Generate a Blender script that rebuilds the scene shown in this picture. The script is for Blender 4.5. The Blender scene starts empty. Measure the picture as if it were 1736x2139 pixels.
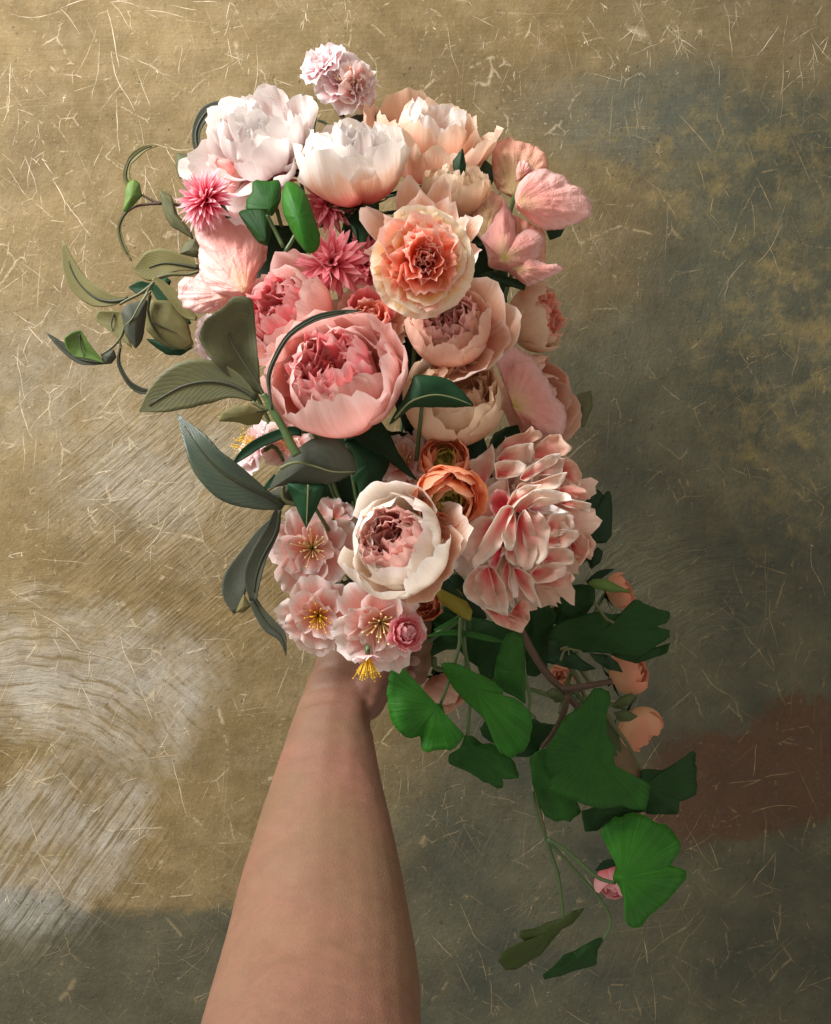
import bpy, bmesh, math, random
from mathutils import Vector, Matrix, noise

# ------------------------------------------------------------------ camera, light, exposure
scene = bpy.context.scene
col = scene.collection
CAMY, K = -0.95, 0.8
cd = bpy.data.cameras.new("camera")
cam = bpy.data.objects.new("camera", cd)
col.objects.link(cam)
cam.location = (0, CAMY, 0)
cam.rotation_euler = (math.radians(90), 0, 0)
cd.sensor_fit = 'HORIZONTAL'
cd.angle = 2 * math.atan(K / 2)
cd.clip_start = 0.02
cd.clip_end = 50
scene.camera = cam

world = bpy.data.worlds.new("World")
scene.world = world
world.use_nodes = True
bg = world.node_tree.nodes["Background"]
bg.inputs[0].default_value = (1.0, 0.89, 0.77, 1)
bg.inputs[1].default_value = 0.55

def area_lamp(name, loc, target, sx, sy, power, colour):
    ld = bpy.data.lights.new(name, 'AREA')
    ld.shape = 'RECTANGLE'
    ld.size, ld.size_y = sx, sy
    ld.energy = power
    ld.color = colour
    lo = bpy.data.objects.new(name, ld)
    col.objects.link(lo)
    lo.location = loc
    lo.rotation_euler = (Vector(target) - Vector(loc)).to_track_quat('-Z', 'Y').to_euler()
    return lo

# one window to the upper left of the arm
area_lamp("window_light", (-1.00, -0.78, 1.02), (0.0, -0.18, 0.10), 0.7, 0.7, 47.0, (1.0, 0.97, 0.945))

scene.view_settings.view_transform = 'Standard'
scene.view_settings.look = 'None'
scene.view_settings.exposure = 0.0
scene.view_settings.gamma = 1.0

# ------------------------------------------------------------------ helpers
rng = random.Random(7)

def V(px, py, y):
    """a point seen at (px, py) of the photograph, standing y metres from the wall"""
    d = y - CAMY
    return Vector(((px - 868.0) / 1736.0 * K * d, y, -(py - 1069.5) / 1736.0 * K * d))

def M(n, y):
    return n / 1736.0 * K * (y - CAMY)

CR = {1: (347.2, 69.4, .24), 2: (694.4, 173.6, .32), 3: (69.4, 277.8, .3), 4: (486.1, 520.8, .24),
      5: (798.6, 520.8, .26), 6: (347.2, 833.3, .28), 7: (694.4, 868.0, .36), 8: (555.5, 1180.5, .24),
      9: (798.6, 1180.5, .4), 10: (972.2, 1527.7, .32), 11: (381.9, 1319.4, .3831), 0: (0, 0, 1)}

def C(c, pts):
    ox, oy, s = CR[c]
    return [(ox + s * p[0], oy + s * p[1]) for p in pts]

def smooth(a, b, x):
    t = max(0.0, min(1.0, (x - a) / (b - a)))
    return t * t * (3 - 2 * t)

def n3(x, y, z):
    return noise.noise(Vector((x, y, z)))

def catmull(pts, n):
    """resample a list of tuples with a Catmull-Rom spline to n points"""
    P = [tuple(map(float, p)) for p in pts]
    if len(P) == 2:
        return [tuple(P[0][k] + (P[1][k] - P[0][k]) * i / (n - 1) for k in range(len(P[0]))) for i in range(n)]
    P = [tuple(2 * a - b for a, b in zip(P[0], P[1]))] + P + [tuple(2 * a - b for a, b in zip(P[-1], P[-2]))]
    m = len(P) - 3
    out = []
    for i in range(n):
        t = i / (n - 1) * m
        k = min(int(t), m - 1)
        t -= k
        p0, p1, p2, p3 = P[k:k + 4]
        out.append(tuple(0.5 * (2 * b + (c - a) * t + (2 * a - 5 * b + 4 * c - d) * t * t + (3 * b - a - 3 * c + d) * t ** 3)
                         for a, b, c, d in zip(p0, p1, p2, p3)))
    return out

def new_mesh(name, verts, faces, uvs=None, mat=None):
    me = bpy.data.meshes.new(name)
    me.from_pydata(verts, [], faces)
    if uvs is not None:
        uv = me.uv_layers.new(name="UVMap")
        li = [0] * len(me.loops)
        me.loops.foreach_get("vertex_index", li)
        flat = []
        for i in li:
            flat.extend(uvs[i])
        uv.data.foreach_set("uv", flat)
    me.polygons.foreach_set("use_smooth", [True] * len(me.polygons))
    if mat:
        me.materials.append(mat)
    return me

def link(name, me, parent=None):
    o = bpy.data.objects.new(name, me)
    col.objects.link(o)
    if parent is not None:
        o.parent = parent
    return o

def thing(name, loc, label, cat, group=None):
    o = bpy.data.objects.new(name, None)
    o.empty_display_size = 0.01
    col.objects.link(o)
    o.location = loc
    o["label"] = label
    o["category"] = cat
    if group:
        o["group"] = group
    return o

def thick(o, t):
    m = o.modifiers.new("thickness", 'SOLIDIFY')
    m.thickness = t
    m.offset = 0
    return o

def tube_geo(pts, radii, ns=7):
    vs, fs = [], []
    n = len(pts)
    up = Vector((0.31, 0.2, 0.93)).normalized()
    for i, p in enumerate(pts):
        t = (pts[min(i + 1, n - 1)] - pts[max(i - 1, 0)])
        t = t.normalized() if t.length > 1e-9 else Vector((0, 0, 1))
        a = t.cross(up)
        if a.length < 1e-3:
            a = t.cross(Vector((1, 0, 0)))
        a.normalize()
        b = t.cross(a)
        for k in range(ns):
            an = 2 * math.pi * k / ns
            vs.append(p + (a * math.cos(an) + b * math.sin(an)) * radii[i])
    for i in range(n - 1):
        for k in range(ns):
            k2 = (k + 1) % ns
            fs.append((i * ns + k, i * ns + k2, (i + 1) * ns + k2, (i + 1) * ns + k))
    fs.append(tuple(range(ns - 1, -1, -1)))
    fs.append(tuple((n - 1) * ns + k for k in range(ns)))
    return vs, fs

def merge(parts):
    V_, F_ = [], []
    for v, f in parts:
        o = len(V_)
        V_ += v
        F_ += [tuple(i + o for i in q) for q in f]
    return V_, F_

def tube(name, parent, pts, r0, r1, mat, ns=7, n=None, base=Vector((0, 0, 0))):
    """a round tapered stem through world points"""
    n = n or max(6, len(pts) * 4)
    P = [Vector(p) - base for p in catmull([tuple(p) for p in pts], n)]
    R = [r0 + (r1 - r0) * i / (n - 1) for i in range(n)]
    R = [r * (1 + .12 * n3(i * .7, r0 * 9999, 3.3)) for i, r in enumerate(R)]
    v, f = tube_geo(P, R, ns)
    return link(name, new_mesh(name, v, f, [(0.5, 0.5)] * len(v), mat), parent)

# ------------------------------------------------------------------ materials
def nt_new(name):
    m = bpy.data.materials.new(name)
    m.use_nodes = True
    nt = m.node_tree
    nt.nodes.clear()
    out = nt.nodes.new('ShaderNodeOutputMaterial')
    return m, nt, out

class N:
    """tiny node-graph writer"""
    def __init__(s, nt):
        s.nt = nt
    def node(s, t, **kw):
        n = s.nt.nodes.new(t)
        for k, v in kw.items():
            setattr(n, k, v)
        return n
    def put(s, sock, v):
        if isinstance(v, bpy.types.NodeSocket):
            s.nt.links.new(v, sock)
        elif v is not None:
            sock.default_value = v
    def math(s, op, a, b=None, c=None, clamp=False):
        n = s.node('ShaderNodeMath', operation=op, use_clamp=clamp)
        s.put(n.inputs[0], a)
        if b is not None: s.put(n.inputs[1], b)
        if c is not None: s.put(n.inputs[2], c)
        return n.outputs[0]
    def mix(s, f, a, b, blend='MIX'):
        n = s.node('ShaderNodeMix', data_type='RGBA', blend_type=blend)
        s.put(n.inputs[0], f); s.put(n.inputs[6], a); s.put(n.inputs[7], b)
        return n.outputs[2]
    def noise(s, vec, scale, detail=3, rough=.55, dist=0.0, fac=True):
        n = s.node('ShaderNodeTexNoise')
        if vec is not None: s.put(n.inputs['Vector'], vec)
        s.put(n.inputs['Scale'], scale); s.put(n.inputs['Detail'], detail)
        s.put(n.inputs['Roughness'], rough); s.put(n.inputs['Distortion'], dist)
        return n.outputs['Fac'] if fac else n.outputs['Color']
    def ramp(s, f, stops, interp='LINEAR'):
        n = s.node('ShaderNodeValToRGB')
        cr = n.color_ramp
        cr.interpolation = interp
        while len(cr.elements) < len(stops):
            cr.elements.new(0.5)
        for e, (p, c) in zip(cr.elements, stops):
            e.position = p
            e.color = (c, c, c, 1) if isinstance(c, (int, float)) else (*c, 1)
        s.put(n.inputs[0], f)
        return n.outputs[0]
    def xyz(s, x, y, z):
        n = s.node('ShaderNodeCombineXYZ')
        s.put(n.inputs[0], x); s.put(n.inputs[1], y); s.put(n.inputs[2], z)
        return n.outputs[0]
    def sep(s, v):
        n = s.node('ShaderNodeSeparateXYZ')
        s.put(n.inputs[0], v)
        return n.outputs
    def bump(s, h, strength, dist):
        n = s.node('ShaderNodeBump')
        s.put(n.inputs['Height'], h)
        n.inputs['Strength'].default_value = strength
        n.inputs['Distance'].default_value = dist
        return n.outputs[0]

def petal_mat(name, stops, transl=0.4, vein=0.10, edge=None, edge_w=0.25, rough=.55, bump=.35, back=None, wrinkle=0.0, tvar=1.0):
    """stops: colours from the petal's base (0) to its rim (1)"""
    m, nt, out = nt_new(name)
    g = N(nt)
    tc = g.node('ShaderNodeTexCoord')
    oi = g.node('ShaderNodeObjectInfo')
    u, v, _ = g.sep(tc.outputs['UV'])
    rnd = g.math('MULTIPLY', oi.outputs['Random'], 37.0)
    vv = g.xyz(g.math('MULTIPLY', u, 2.2), g.math('MULTIPLY', v, 30.0), rnd)
    veins = g.noise(vv, 1.0, 3, .6, .3)
    cloud = g.noise(g.xyz(g.math('MULTIPLY', u, 3.0), g.math('MULTIPLY', v, 3.0), rnd), 1.0, 3, .55)
    t = g.math('ADD', u, g.math('MULTIPLY', g.math('SUBTRACT', cloud, .5), .38 * tvar))
    t = g.math('ADD', t, g.math('MULTIPLY', g.math('SUBTRACT', veins, .5), .22 * tvar))
    t = g.math('ADD', t, g.math('MULTIPLY', g.math('SUBTRACT', oi.outputs['Random'], .5), .16))
    c = g.ramp(t, stops, 'EASE')
    if edge:
        e = g.math('POWER', g.math('ABSOLUTE', g.math('MULTIPLY', g.math('SUBTRACT', v, .5), 2.0)), 5.0)
        e = g.math('MAXIMUM', e, g.math('POWER', u, 9.0))
        c = g.mix(g.math('MULTIPLY', e, edge_w, clamp=True), c, (*edge, 1))
    hs = g.node('ShaderNodeHueSaturation')
    g.put(hs.inputs['Color'], c)
    g.put(hs.inputs['Value'], g.math('ADD', 1 - vein / 2 - .06, g.math('ADD', g.math('MULTIPLY', veins, vein), g.math('MULTIPLY', oi.outputs['Random'], .12))))
    hs.inputs['Saturation'].default_value = 1.16
    c = hs.outputs[0]
    if back:
        geo = g.node('ShaderNodeNewGeometry')
        c = g.mix(g.math('MULTIPLY', geo.outputs['Backfacing'], .75), c, (*back, 1))
    fine = g.noise(g.xyz(g.math('MULTIPLY', u, 40.0), g.math('MULTIPLY', v, 40.0), rnd), 1.0, 2, .6)
    nrm = g.bump(g.math('ADD', veins, g.math('MULTIPLY', fine, .25)), bump, 0.0012)
    if wrinkle:
        tp = tc.outputs['Object']
        w1 = g.noise(tp, 62.0, 3, .5, 1.2)
        w1 = g.math('ABSOLUTE', g.math('SUBTRACT', w1, .5))
        w2 = g.noise(g.xyz(g.math('MULTIPLY', u, 2.0), g.math('MULTIPLY', v, 70.0), rnd), 1.0, 3, .6, .8)
        bn = g.node('ShaderNodeBump')
        g.put(bn.inputs['Height'], g.math('ADD', g.math('MULTIPLY', w1, 1.8), g.math('MULTIPLY', w2, .35)))
        bn.inputs['Strength'].default_value = wrinkle
        bn.inputs['Distance'].default_value = .0035
        nt.links.new(nrm, bn.inputs['Normal'])
        nrm = bn.outputs[0]
    p = g.node('ShaderNodeBsdfPrincipled')
    g.put(p.inputs['Base Color'], c)
    p.inputs['Roughness'].default_value = rough
    p.inputs['Specular IOR Level'].default_value = .3
    g.put(p.inputs['Normal'], nrm)
    tr = g.node('ShaderNodeBsdfTranslucent')
    g.put(tr.inputs[0], c)
    g.put(tr.inputs['Normal'], nrm)
    mx = g.node('ShaderNodeMixShader')
    mx.inputs[0].default_value = transl
    nt.links.new(p.outputs[0], mx.inputs[1])
    nt.links.new(tr.outputs[0], mx.inputs[2])
    nt.links.new(mx.outputs[0], out.inputs[0])
    return m

def leaf_mat(name, c1, c2, rough=.42, vein_col=None, transl=.12, fan=False, spec=.22, veinf=16.0):
    m, nt, out = nt_new(name)
    g = N(nt)
    tc = g.node('ShaderNodeTexCoord')
    oi = g.node('ShaderNodeObjectInfo')
    u, v, _ = g.sep(tc.outputs['UV'])
    rnd = g.math('MULTIPLY', oi.outputs['Random'], 41.0)
    a = g.math('ABSOLUTE', g.math('MULTIPLY', g.math('SUBTRACT', v, .5), 2.0))
    cloud = g.noise(g.xyz(g.math('MULTIPLY', u, 3.5), g.math('MULTIPLY', v, 3.0), rnd), 1.0, 4, .6)
    if fan:
        wv = g.noise(g.xyz(g.math('MULTIPLY', u, 1.2), g.math('MULTIPLY', v, 150.0), rnd), 1.0, 2, .5)
        veins = g.ramp(wv, [(.35, 0), (.65, 1)])
    else:
        s = g.math('ADD', g.math('MULTIPLY', u, veinf), g.math('MULTIPLY', a, -4.5))
        s = g.math('ADD', s, g.math('MULTIPLY', cloud, 1.6))
        fr = g.math('ABSOLUTE', g.math('SUBTRACT', g.math('FRACT', s), .5))
        veins = g.math('SMOOTH_MIN', g.math('MULTIPLY', fr, 4.0), 1.0, .3)
    f = g.math('ADD', g.math('MULTIPLY', cloud, 1.5), -.25, clamp=True)
    c = g.mix(f, (*c1, 1), (*c2, 1))
    if vein_col:
        k = g.math('MULTIPLY', g.math('SUBTRACT', 1.0, veins, clamp=True), .16 if not fan else .28)
        c = g.mix(k, c, (*vein_col, 1))
    fleck = g.noise(g.xyz(g.math('MULTIPLY', u, 26.0), g.math('MULTIPLY', v, 22.0), rnd), 1.0, 3, .65)
    hs = g.node('ShaderNodeHueSaturation')
    g.put(hs.inputs['Color'], c)
    g.put(hs.inputs['Value'], g.math('ADD', .72, g.math('ADD', g.math('MULTIPLY', fleck, .28), g.math('MULTIPLY', oi.outputs['Random'], .24))))
    c = hs.outputs[0]
    nrm = g.bump(g.math('ADD', g.math('MULTIPLY', veins, 1.0 if fan else .4), g.math('MULTIPLY', fleck, .35)), .26 if fan else .28, 0.0008)
    p = g.node('ShaderNodeBsdfPrincipled')
    g.put(p.inputs['Base Color'], c)
    g.put(p.inputs['Roughness'], g.math('ADD', rough - .04, g.math('MULTIPLY', fleck, .2)))
    p.inputs['Specular IOR Level'].default_value = spec
    g.put(p.inputs['Normal'], nrm)
    tr = g.node('ShaderNodeBsdfTranslucent')
    g.put(tr.inputs[0], c)
    mx = g.node('ShaderNodeMixShader')
    mx.inputs[0].default_value = transl
    nt.links.new(p.outputs[0], mx.inputs[1])
    nt.links.new(tr.outputs[0], mx.inputs[2])
    nt.links.new(mx.outputs[0], out.inputs[0])
    return m

def plain_mat(name, c, rough=.5, spec=.4, var=.25):
    m, nt, out = nt_new(name)
    g = N(nt)
    tc = g.node('ShaderNodeTexCoord')
    f = g.noise(tc.outputs['Object'], 160.0, 3, .6)
    hs = g.node('ShaderNodeHueSaturation')
    hs.inputs['Color'].default_value = (*c, 1)
    g.put(hs.inputs['Value'], g.math('ADD', 1 - var / 2, g.math('MULTIPLY', f, var)))
    p = g.node('ShaderNodeBsdfPrincipled')
    g.put(p.inputs['Base Color'], hs.outputs[0])
    p.inputs['Roughness'].default_value = rough
    p.inputs['Specular IOR Level'].default_value = spec
    g.put(p.inputs['Normal'], g.bump(f, .3, .0006))
    nt.links.new(p.outputs[0], out.inputs[0])
    return m

WHITE = (.86, .80, .76)
CREAM = (.83, .70, .55)
PEACH = (.80, .54, .40)
BLUSH = (.80, .52, .46)
PINK = (.78, .36, .35)
DEEP = (.66, .17, .19)
CORAL = (.80, .27, .18)

PM = {
 'white':   petal_mat('white blush petal', [(0, (.84, .22, .28)), (.25, (.88, .48, .50)), (.48, (.90, .78, .76)), (1, (.92, .88, .86))], edge=(.93, .90, .88)),
 'whitecream': petal_mat('white cream petal', [(0, (.86, .48, .40)), (.4, (.90, .72, .58)), (.75, (.92, .84, .74)), (1, (.94, .90, .86))], edge=(.95, .92, .88)),
 'whitepeach': petal_mat('white peach petal', [(0, (.78, .13, .17)), (.36, (.85, .34, .30)), (.6, (.88, .62, .48)), (.78, (.90, .84, .78)), (1, (.92, .89, .86))]),
 'peachback': petal_mat('peach petal', [(0, (.80, .12, .18)), (.38, (.88, .34, .31)), (.66, (.89, .60, .46)), (1, (.91, .75, .62))]),
 'cream':   petal_mat('cream petal', [(0, (.80, .40, .30)), (.45, (.84, .58, .40)), (1, (.86, .70, .54))], edge=(.88, .78, .66)),
 'creamin': petal_mat('cream inner petal', [(0, (.68, .26, .20)), (.5, (.82, .50, .36)), (1, (.86, .66, .50))]),
 'blush':   petal_mat('blush petal', [(0, (.78, .34, .29)), (.5, (.84, .51, .40)), (1, (.87, .63, .52))], edge=(.89, .76, .66)),
 'blushin': petal_mat('blush inner petal', [(0, (.76, .26, .25)), (.5, (.86, .44, .41)), (1, (.90, .64, .59))], transl=.4),
 'pink':    petal_mat('pink outer petal', [(0, (.82, .26, .26)), (.4, (.87, .42, .37)), (.75, (.89, .55, .50)), (1, (.91, .70, .66))], edge=(.93, .79, .76)),
 'pinkin':  petal_mat('pink inner petal', [(0, (.70, .06, .13)), (.45, (.84, .19, .23)), (.8, (.89, .36, .37)), (1, (.91, .58, .57))], transl=.38),
 'rosecream': petal_mat('cream rose petal', [(0, (.87, .25, .10)), (.5, (.89, .40, .16)), (.74, (.91, .62, .32)), (.9, (.93, .80, .58)), (1, (.94, .88, .74))], edge=(.93, .89, .80)),
 'rosecoral': petal_mat('coral rose petal', [(0, (.92, .20, .11)), (.5, (.95, .33, .21)), (.82, (.96, .47, .36)), (1, (.96, .68, .60))], transl=.45),
 'guard':   petal_mat('guard petal', [(0, (.72, .20, .19)), (.4, (.83, .41, .32)), (.75, (.87, .60, .46)), (1, (.90, .78, .70))], edge=(.92, .82, .77)),
 'poppy':   petal_mat('crinkled pink petal', [(0, (.74, .60, .24)), (.16, (.90, .62, .46)), (.5, (.93, .54, .49)), (1, (.94, .66, .63))], edge=(.94, .78, .76), edge_w=.4, bump=.25, vein=.05, wrinkle=.6, rough=.42, tvar=.3),
 'poppyback': petal_mat('crinkled faded petal', [(0, (.66, .56, .28)), (.4, (.78, .60, .38)), (1, (.86, .54, .44))], bump=.25, vein=.05, wrinkle=.6, rough=.45, tvar=.3),
 'mum':     petal_mat('pompon petal', [(0, (.74, .02, .12)), (.4, (.85, .13, .22)), (.68, (.89, .34, .40)), (1, (.92, .68, .73))], vein=.12),
 'dusty':   petal_mat('dusty pink petal', [(0, (.60, .08, .14)), (.5, (.78, .22, .26)), (1, (.85, .40, .43))], vein=.12),
 'blossom': petal_mat('blossom petal', [(0, (.90, .52, .30)), (.22, (.89, .42, .34)), (.6, (.89, .53, .48)), (.9, (.91, .75, .71)), (1, (.92, .85, .82))], edge=(.93, .87, .84), edge_w=.75),
 'blossompale': petal_mat('pale blossom petal', [(0, (.86, .36, .36)), (.4, (.90, .60, .61)), (1, (.92, .83, .85))], edge=(.93, .88, .89), edge_w=.6),
 'dahlia':  petal_mat('layered petal', [(0, (.82, .18, .20)), (.26, (.88, .34, .33)), (.5, (.90, .56, .49)), (.75, (.92, .74, .64)), (1, (.93, .85, .78))]),
 'dahliaout': petal_mat('layered outer petal', [(0, (.84, .26, .25)), (.4, (.89, .46, .40)), (1, (.91, .72, .61))]),
 'ranorange': petal_mat('orange ranunculus petal', [(0, (.88, .46, .18)), (.5, (.92, .36, .18)), (1, (.93, .48, .32))], edge=(.90, .58, .44), edge_w=.7),
 'rangreen': petal_mat('green ranunculus petal', [(0, (.24, .28, .04)), (.6, (.42, .42, .09)), (1, (.66, .54, .20))], edge=(.70, .60, .30), edge_w=.5),
 'bud':     petal_mat('peach bud petal', [(0, (.76, .50, .30)), (.5, (.82, .56, .38)), (1, (.84, .46, .34))]),
 'pinkbud': petal_mat('pink bud petal', [(0, (.85, .22, .28)), (.5, (.89, .36, .40)), (1, (.91, .58, .60))]),
}
LM = {
 'olive': leaf_mat('olive laurel leaf', (.075, .085, .05), (.16, .155, .065), .45, (.05, .055, .03)),
 'grey':  leaf_mat('grey green leaf', (.055, .07, .055), (.105, .11, .075), .5, (.04, .045, .03)),
 'yolive': leaf_mat('yellow olive leaf', (.16, .15, .055), (.22, .20, .08), .5, (.10, .10, .03)),
 'gloss': leaf_mat('glossy blue green leaf', (.03, .06, .05), (.085, .11, .055), .28, (.02, .035, .025), spec=.6),
 'dark':  leaf_mat('dark green leaf', (.008, .040, .016), (.014, .062, .022), .42, (.03, .10, .045), transl=.08),
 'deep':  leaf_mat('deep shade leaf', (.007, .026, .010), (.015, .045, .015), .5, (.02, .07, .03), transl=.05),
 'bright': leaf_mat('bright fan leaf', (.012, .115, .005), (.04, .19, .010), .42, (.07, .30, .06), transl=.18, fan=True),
 'fan':   leaf_mat('green fan leaf', (.009, .058, .005), (.024, .11, .008), .46, (.03, .16, .03), transl=.1, fan=True),  # green darkened for the fan leaves that hang in shade
 'fandark': leaf_mat('dark fan leaf', (.006, .036, .005), (.012, .056, .007), .5, (.02, .09, .02), transl=.06, fan=True),  # darker still, the leaves' shade put into their colour
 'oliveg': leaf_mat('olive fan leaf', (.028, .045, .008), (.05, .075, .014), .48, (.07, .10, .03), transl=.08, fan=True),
 'lime':  leaf_mat('lime green leaf', (.10, .20, .045), (.16, .25, .06), .4, (.20, .32, .12), transl=.15),
 'yellow': leaf_mat('yellow green leaf', (.20, .20, .025), (.34, .27, .03), .42, (.22, .24, .04), transl=.12),
 'tan':   leaf_mat('dry tan leaf', (.20, .15, .075), (.30, .20, .11), .5, (.14, .13, .05), transl=.1),
 'sepal': leaf_mat('sepal green', (.06, .09, .03), (.10, .13, .05), .5, None),
}
SM = {
 'green': plain_mat('green stem', (.07, .12, .04), .42),
 'olive': plain_mat('olive stem', (.10, .105, .04), .45),
 'brown': plain_mat('brown twig', (.085, .05, .03), .55),
 'dark': plain_mat('dark stem', (.03, .045, .02), .5),
 'yellow': plain_mat('yellow stamen', (.82, .52, .03), .5),
 'gold': plain_mat('golden stamen', (.93, .74, .36), .5),
 'pale': plain_mat('pale midrib', (.15, .17, .07), .45),
 'rib': plain_mat('dark midrib', (.045, .05, .025), .5),
}
# ------------------------------------------------------------------ the plastered wall
def wall_material():
    m, nt, out = nt_new('scratched ochre plaster')
    g = N(nt)
    tc = g.node('ShaderNodeTexCoord')
    x, y, z = g.sep(tc.outputs['Object'])
    P = g.xyz(x, z, 0.0)
    S = K * -CAMY / 1736.0
    wx = g.math('ADD', x, g.math('MULTIPLY', g.math('SUBTRACT', g.noise(P, 7.0, 4, .6), .5), .10))
    wz = g.math('ADD', z, g.math('MULTIPLY', g.math('SUBTRACT', g.noise(g.xyz(x, z, 5.0), 7.0, 4, .6), .5), .10))
    fine = g.noise(P, 260.0, 3, .65)
    rag = g.noise(g.xyz(x, z, 71.0), 55.0, 5, .7)
    wx = g.math('ADD', wx, g.math('MULTIPLY', g.math('SUBTRACT', rag, .5), .045))
    wz = g.math('ADD', wz, g.math('MULTIPLY', g.math('SUBTRACT', g.noise(g.xyz(x, z, 73.0), 55.0, 5, .7), .5), .045))
    mid = g.noise(P, 38.0, 5, .62)
    big = g.noise(P, 6.0, 4, .6)

    def patch(px, py, rx, ry, soft=.45, rot=0.0, sq=False):
        cx, cz = (px - 868) * S, -(py - 1069.5) * S
        dx, dz = g.math('SUBTRACT', wx, cx), g.math('SUBTRACT', wz, cz)
        c, s = math.cos(rot), math.sin(rot)
        a = g.math('ADD', g.math('MULTIPLY', dx, c), g.math('MULTIPLY', dz, s))
        b = g.math('SUBTRACT', g.math('MULTIPLY', dz, c), g.math('MULTIPLY', dx, s))
        a = g.math('DIVIDE', a, rx * S)
        b = g.math('DIVIDE', b, ry * S)
        if sq:
            d = g.math('POWER', g.math('ADD', g.math('POWER', g.math('ABSOLUTE', a), 5.0), g.math('POWER', g.math('ABSOLUTE', b), 5.0)), .2)
        else:
            d = g.math('SQRT', g.math('ADD', g.math('MULTIPLY', a, a), g.math('MULTIPLY', b, b)))
        mr = g.node('ShaderNodeMapRange', interpolation_type='SMOOTHSTEP')
        g.put(mr.inputs[0], d)
        mr.inputs[1].default_value, mr.inputs[2].default_value = 1 + soft, 1 - soft
        return mr.outputs[0]

    def streak(angle, fx, fz, detail=3, seed=0.0, warp=.004):
        c, s = math.cos(angle), math.sin(angle)
        a = g.math('ADD', g.math('MULTIPLY', x, c), g.math('MULTIPLY', z, s))
        b = g.math('SUBTRACT', g.math('MULTIPLY', z, c), g.math('MULTIPLY', x, s))
        b = g.math('ADD', b, g.math('MULTIPLY', mid, warp))
        return g.noise(g.xyz(g.math('MULTIPLY', a, fx), g.math('MULTIPLY', b, fz), seed), 1.0, detail, .6)

    def arcs(px, py, freq, seed):
        """comb marks of a brush swung round one point"""
        cx, cz = (px - 868) * S, -(py - 1069.5) * S
        dx, dz = g.math('SUBTRACT', x, cx), g.math('SUBTRACT', z, cz)
        r = g.math('SQRT', g.math('ADD', g.math('MULTIPLY', dx, dx), g.math('MULTIPLY', dz, dz)))
        r = g.math('ADD', r, g.math('ADD', g.math('MULTIPLY', mid, .004), g.math('MULTIPLY', big, .05)))
        an = g.math('ARCTAN2', dz, dx)
        return g.noise(g.xyz(g.math('MULTIPLY', r, freq), g.math('MULTIPLY', an, 2.5), seed), 1.0, 3, .6)

    weave = streak(0.03, 22, 330, 3, 1.0)
    weave2 = streak(0.0, 300, 26, 2, 9.0, .001)
    # paint layers
    c = g.mix(g.ramp(big, [(.3, 0), (.7, 1)]), (.142, .099, .039, 1), (.232, .172, .079, 1))
    c = g.mix(g.math('MULTIPLY', g.ramp(mid, [(.45, 0), (.72, 1)]), .35), c, (.32, .25, .145, 1))
    # grey green paint with part of the wall's shade coloured in, right and foot
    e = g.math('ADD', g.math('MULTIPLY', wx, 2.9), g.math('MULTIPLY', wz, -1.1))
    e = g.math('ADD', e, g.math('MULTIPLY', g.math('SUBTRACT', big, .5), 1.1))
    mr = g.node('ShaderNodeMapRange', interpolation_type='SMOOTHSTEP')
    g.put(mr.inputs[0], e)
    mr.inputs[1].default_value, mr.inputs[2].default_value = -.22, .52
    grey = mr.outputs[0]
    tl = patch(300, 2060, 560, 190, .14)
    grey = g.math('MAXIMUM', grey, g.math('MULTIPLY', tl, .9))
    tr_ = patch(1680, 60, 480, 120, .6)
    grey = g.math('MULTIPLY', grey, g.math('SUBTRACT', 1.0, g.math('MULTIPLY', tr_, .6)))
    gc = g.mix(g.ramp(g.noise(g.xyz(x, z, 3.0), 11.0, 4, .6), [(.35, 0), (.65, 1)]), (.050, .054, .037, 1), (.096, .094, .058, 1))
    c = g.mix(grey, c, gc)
    # blue green wash and gilded streaks upper right
    blue = g.math('MULTIPLY', patch(1300, 230, 230, 90, .6), .55)
    c = g.mix(blue, c, (.085, .098, .080, 1))
    gild = g.math('MAXIMUM', patch(1650, 780, 190, 330, .6), patch(1480, 330, 300, 130, .7))
    gk = g.math('MULTIPLY', gild, g.ramp(g.noise(g.xyz(x, z, 41.0), 34.0, 6, .72), [(.47, 0), (.66, 1)]))
    c = g.mix(g.math('MULTIPLY', gk, .6), c, (.24, .18, .065, 1))
    # rust brown stain lower right
    br = g.math('MAXIMUM', patch(1560, 1640, 320, 120, .22, .12), patch(1690, 1530, 140, 80, .22))
    c = g.mix(g.math('MULTIPLY', br, g.math('ADD', .55, g.math('MULTIPLY', mid, .6))), c, (.082, .043, .024, 1))
    # darker brown patches at the left and top
    sm = g.math('MAXIMUM', patch(60, 330, 60, 130, .6), patch(900, 150, 170, 60, .7))
    c = g.mix(g.math('MULTIPLY', sm, .45), c, (.11, .078, .038, 1))
    # lime wash strokes lower left
    wash = g.math('MAXIMUM', patch(190, 1420, 250, 150, .22, -.30, True), patch(110, 1760, 120, 210, .20, -.62, True))
    wash = g.math('MAXIMUM', wash, g.math('MULTIPLY', patch(330, 960, 200, 190, .6), .7))
    wash = g.math('MAXIMUM', wash, g.math('MULTIPLY', patch(60, 780, 160, 150, .7), .5))
    scuff = g.ramp(g.noise(g.xyz(g.math('MULTIPLY', x, 1.0), z, 17.0), 15.0, 5, .7), [(.38, .15), (.62, 1)])
    wash = g.math('MULTIPLY', wash, scuff)
    arc1 = arcs(60, 1790, 185, 2.0)
    arc2 = arcs(1500, 1420, 300, 4.0)
    dia = streak(.70, 26, 300, 3, 6.0)
    dia2 = streak(.95, 14, 210, 3, 7.0)
    arcmask = patch(200, 1430, 260, 200, .12, -.3, True)
    diamask = patch(420, 1060, 300, 330, .4)
    dia2mask = patch(100, 1800, 170, 230, .12, -.62, True)
    grain = g.noise(P, 130.0, 5, .72)
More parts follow.
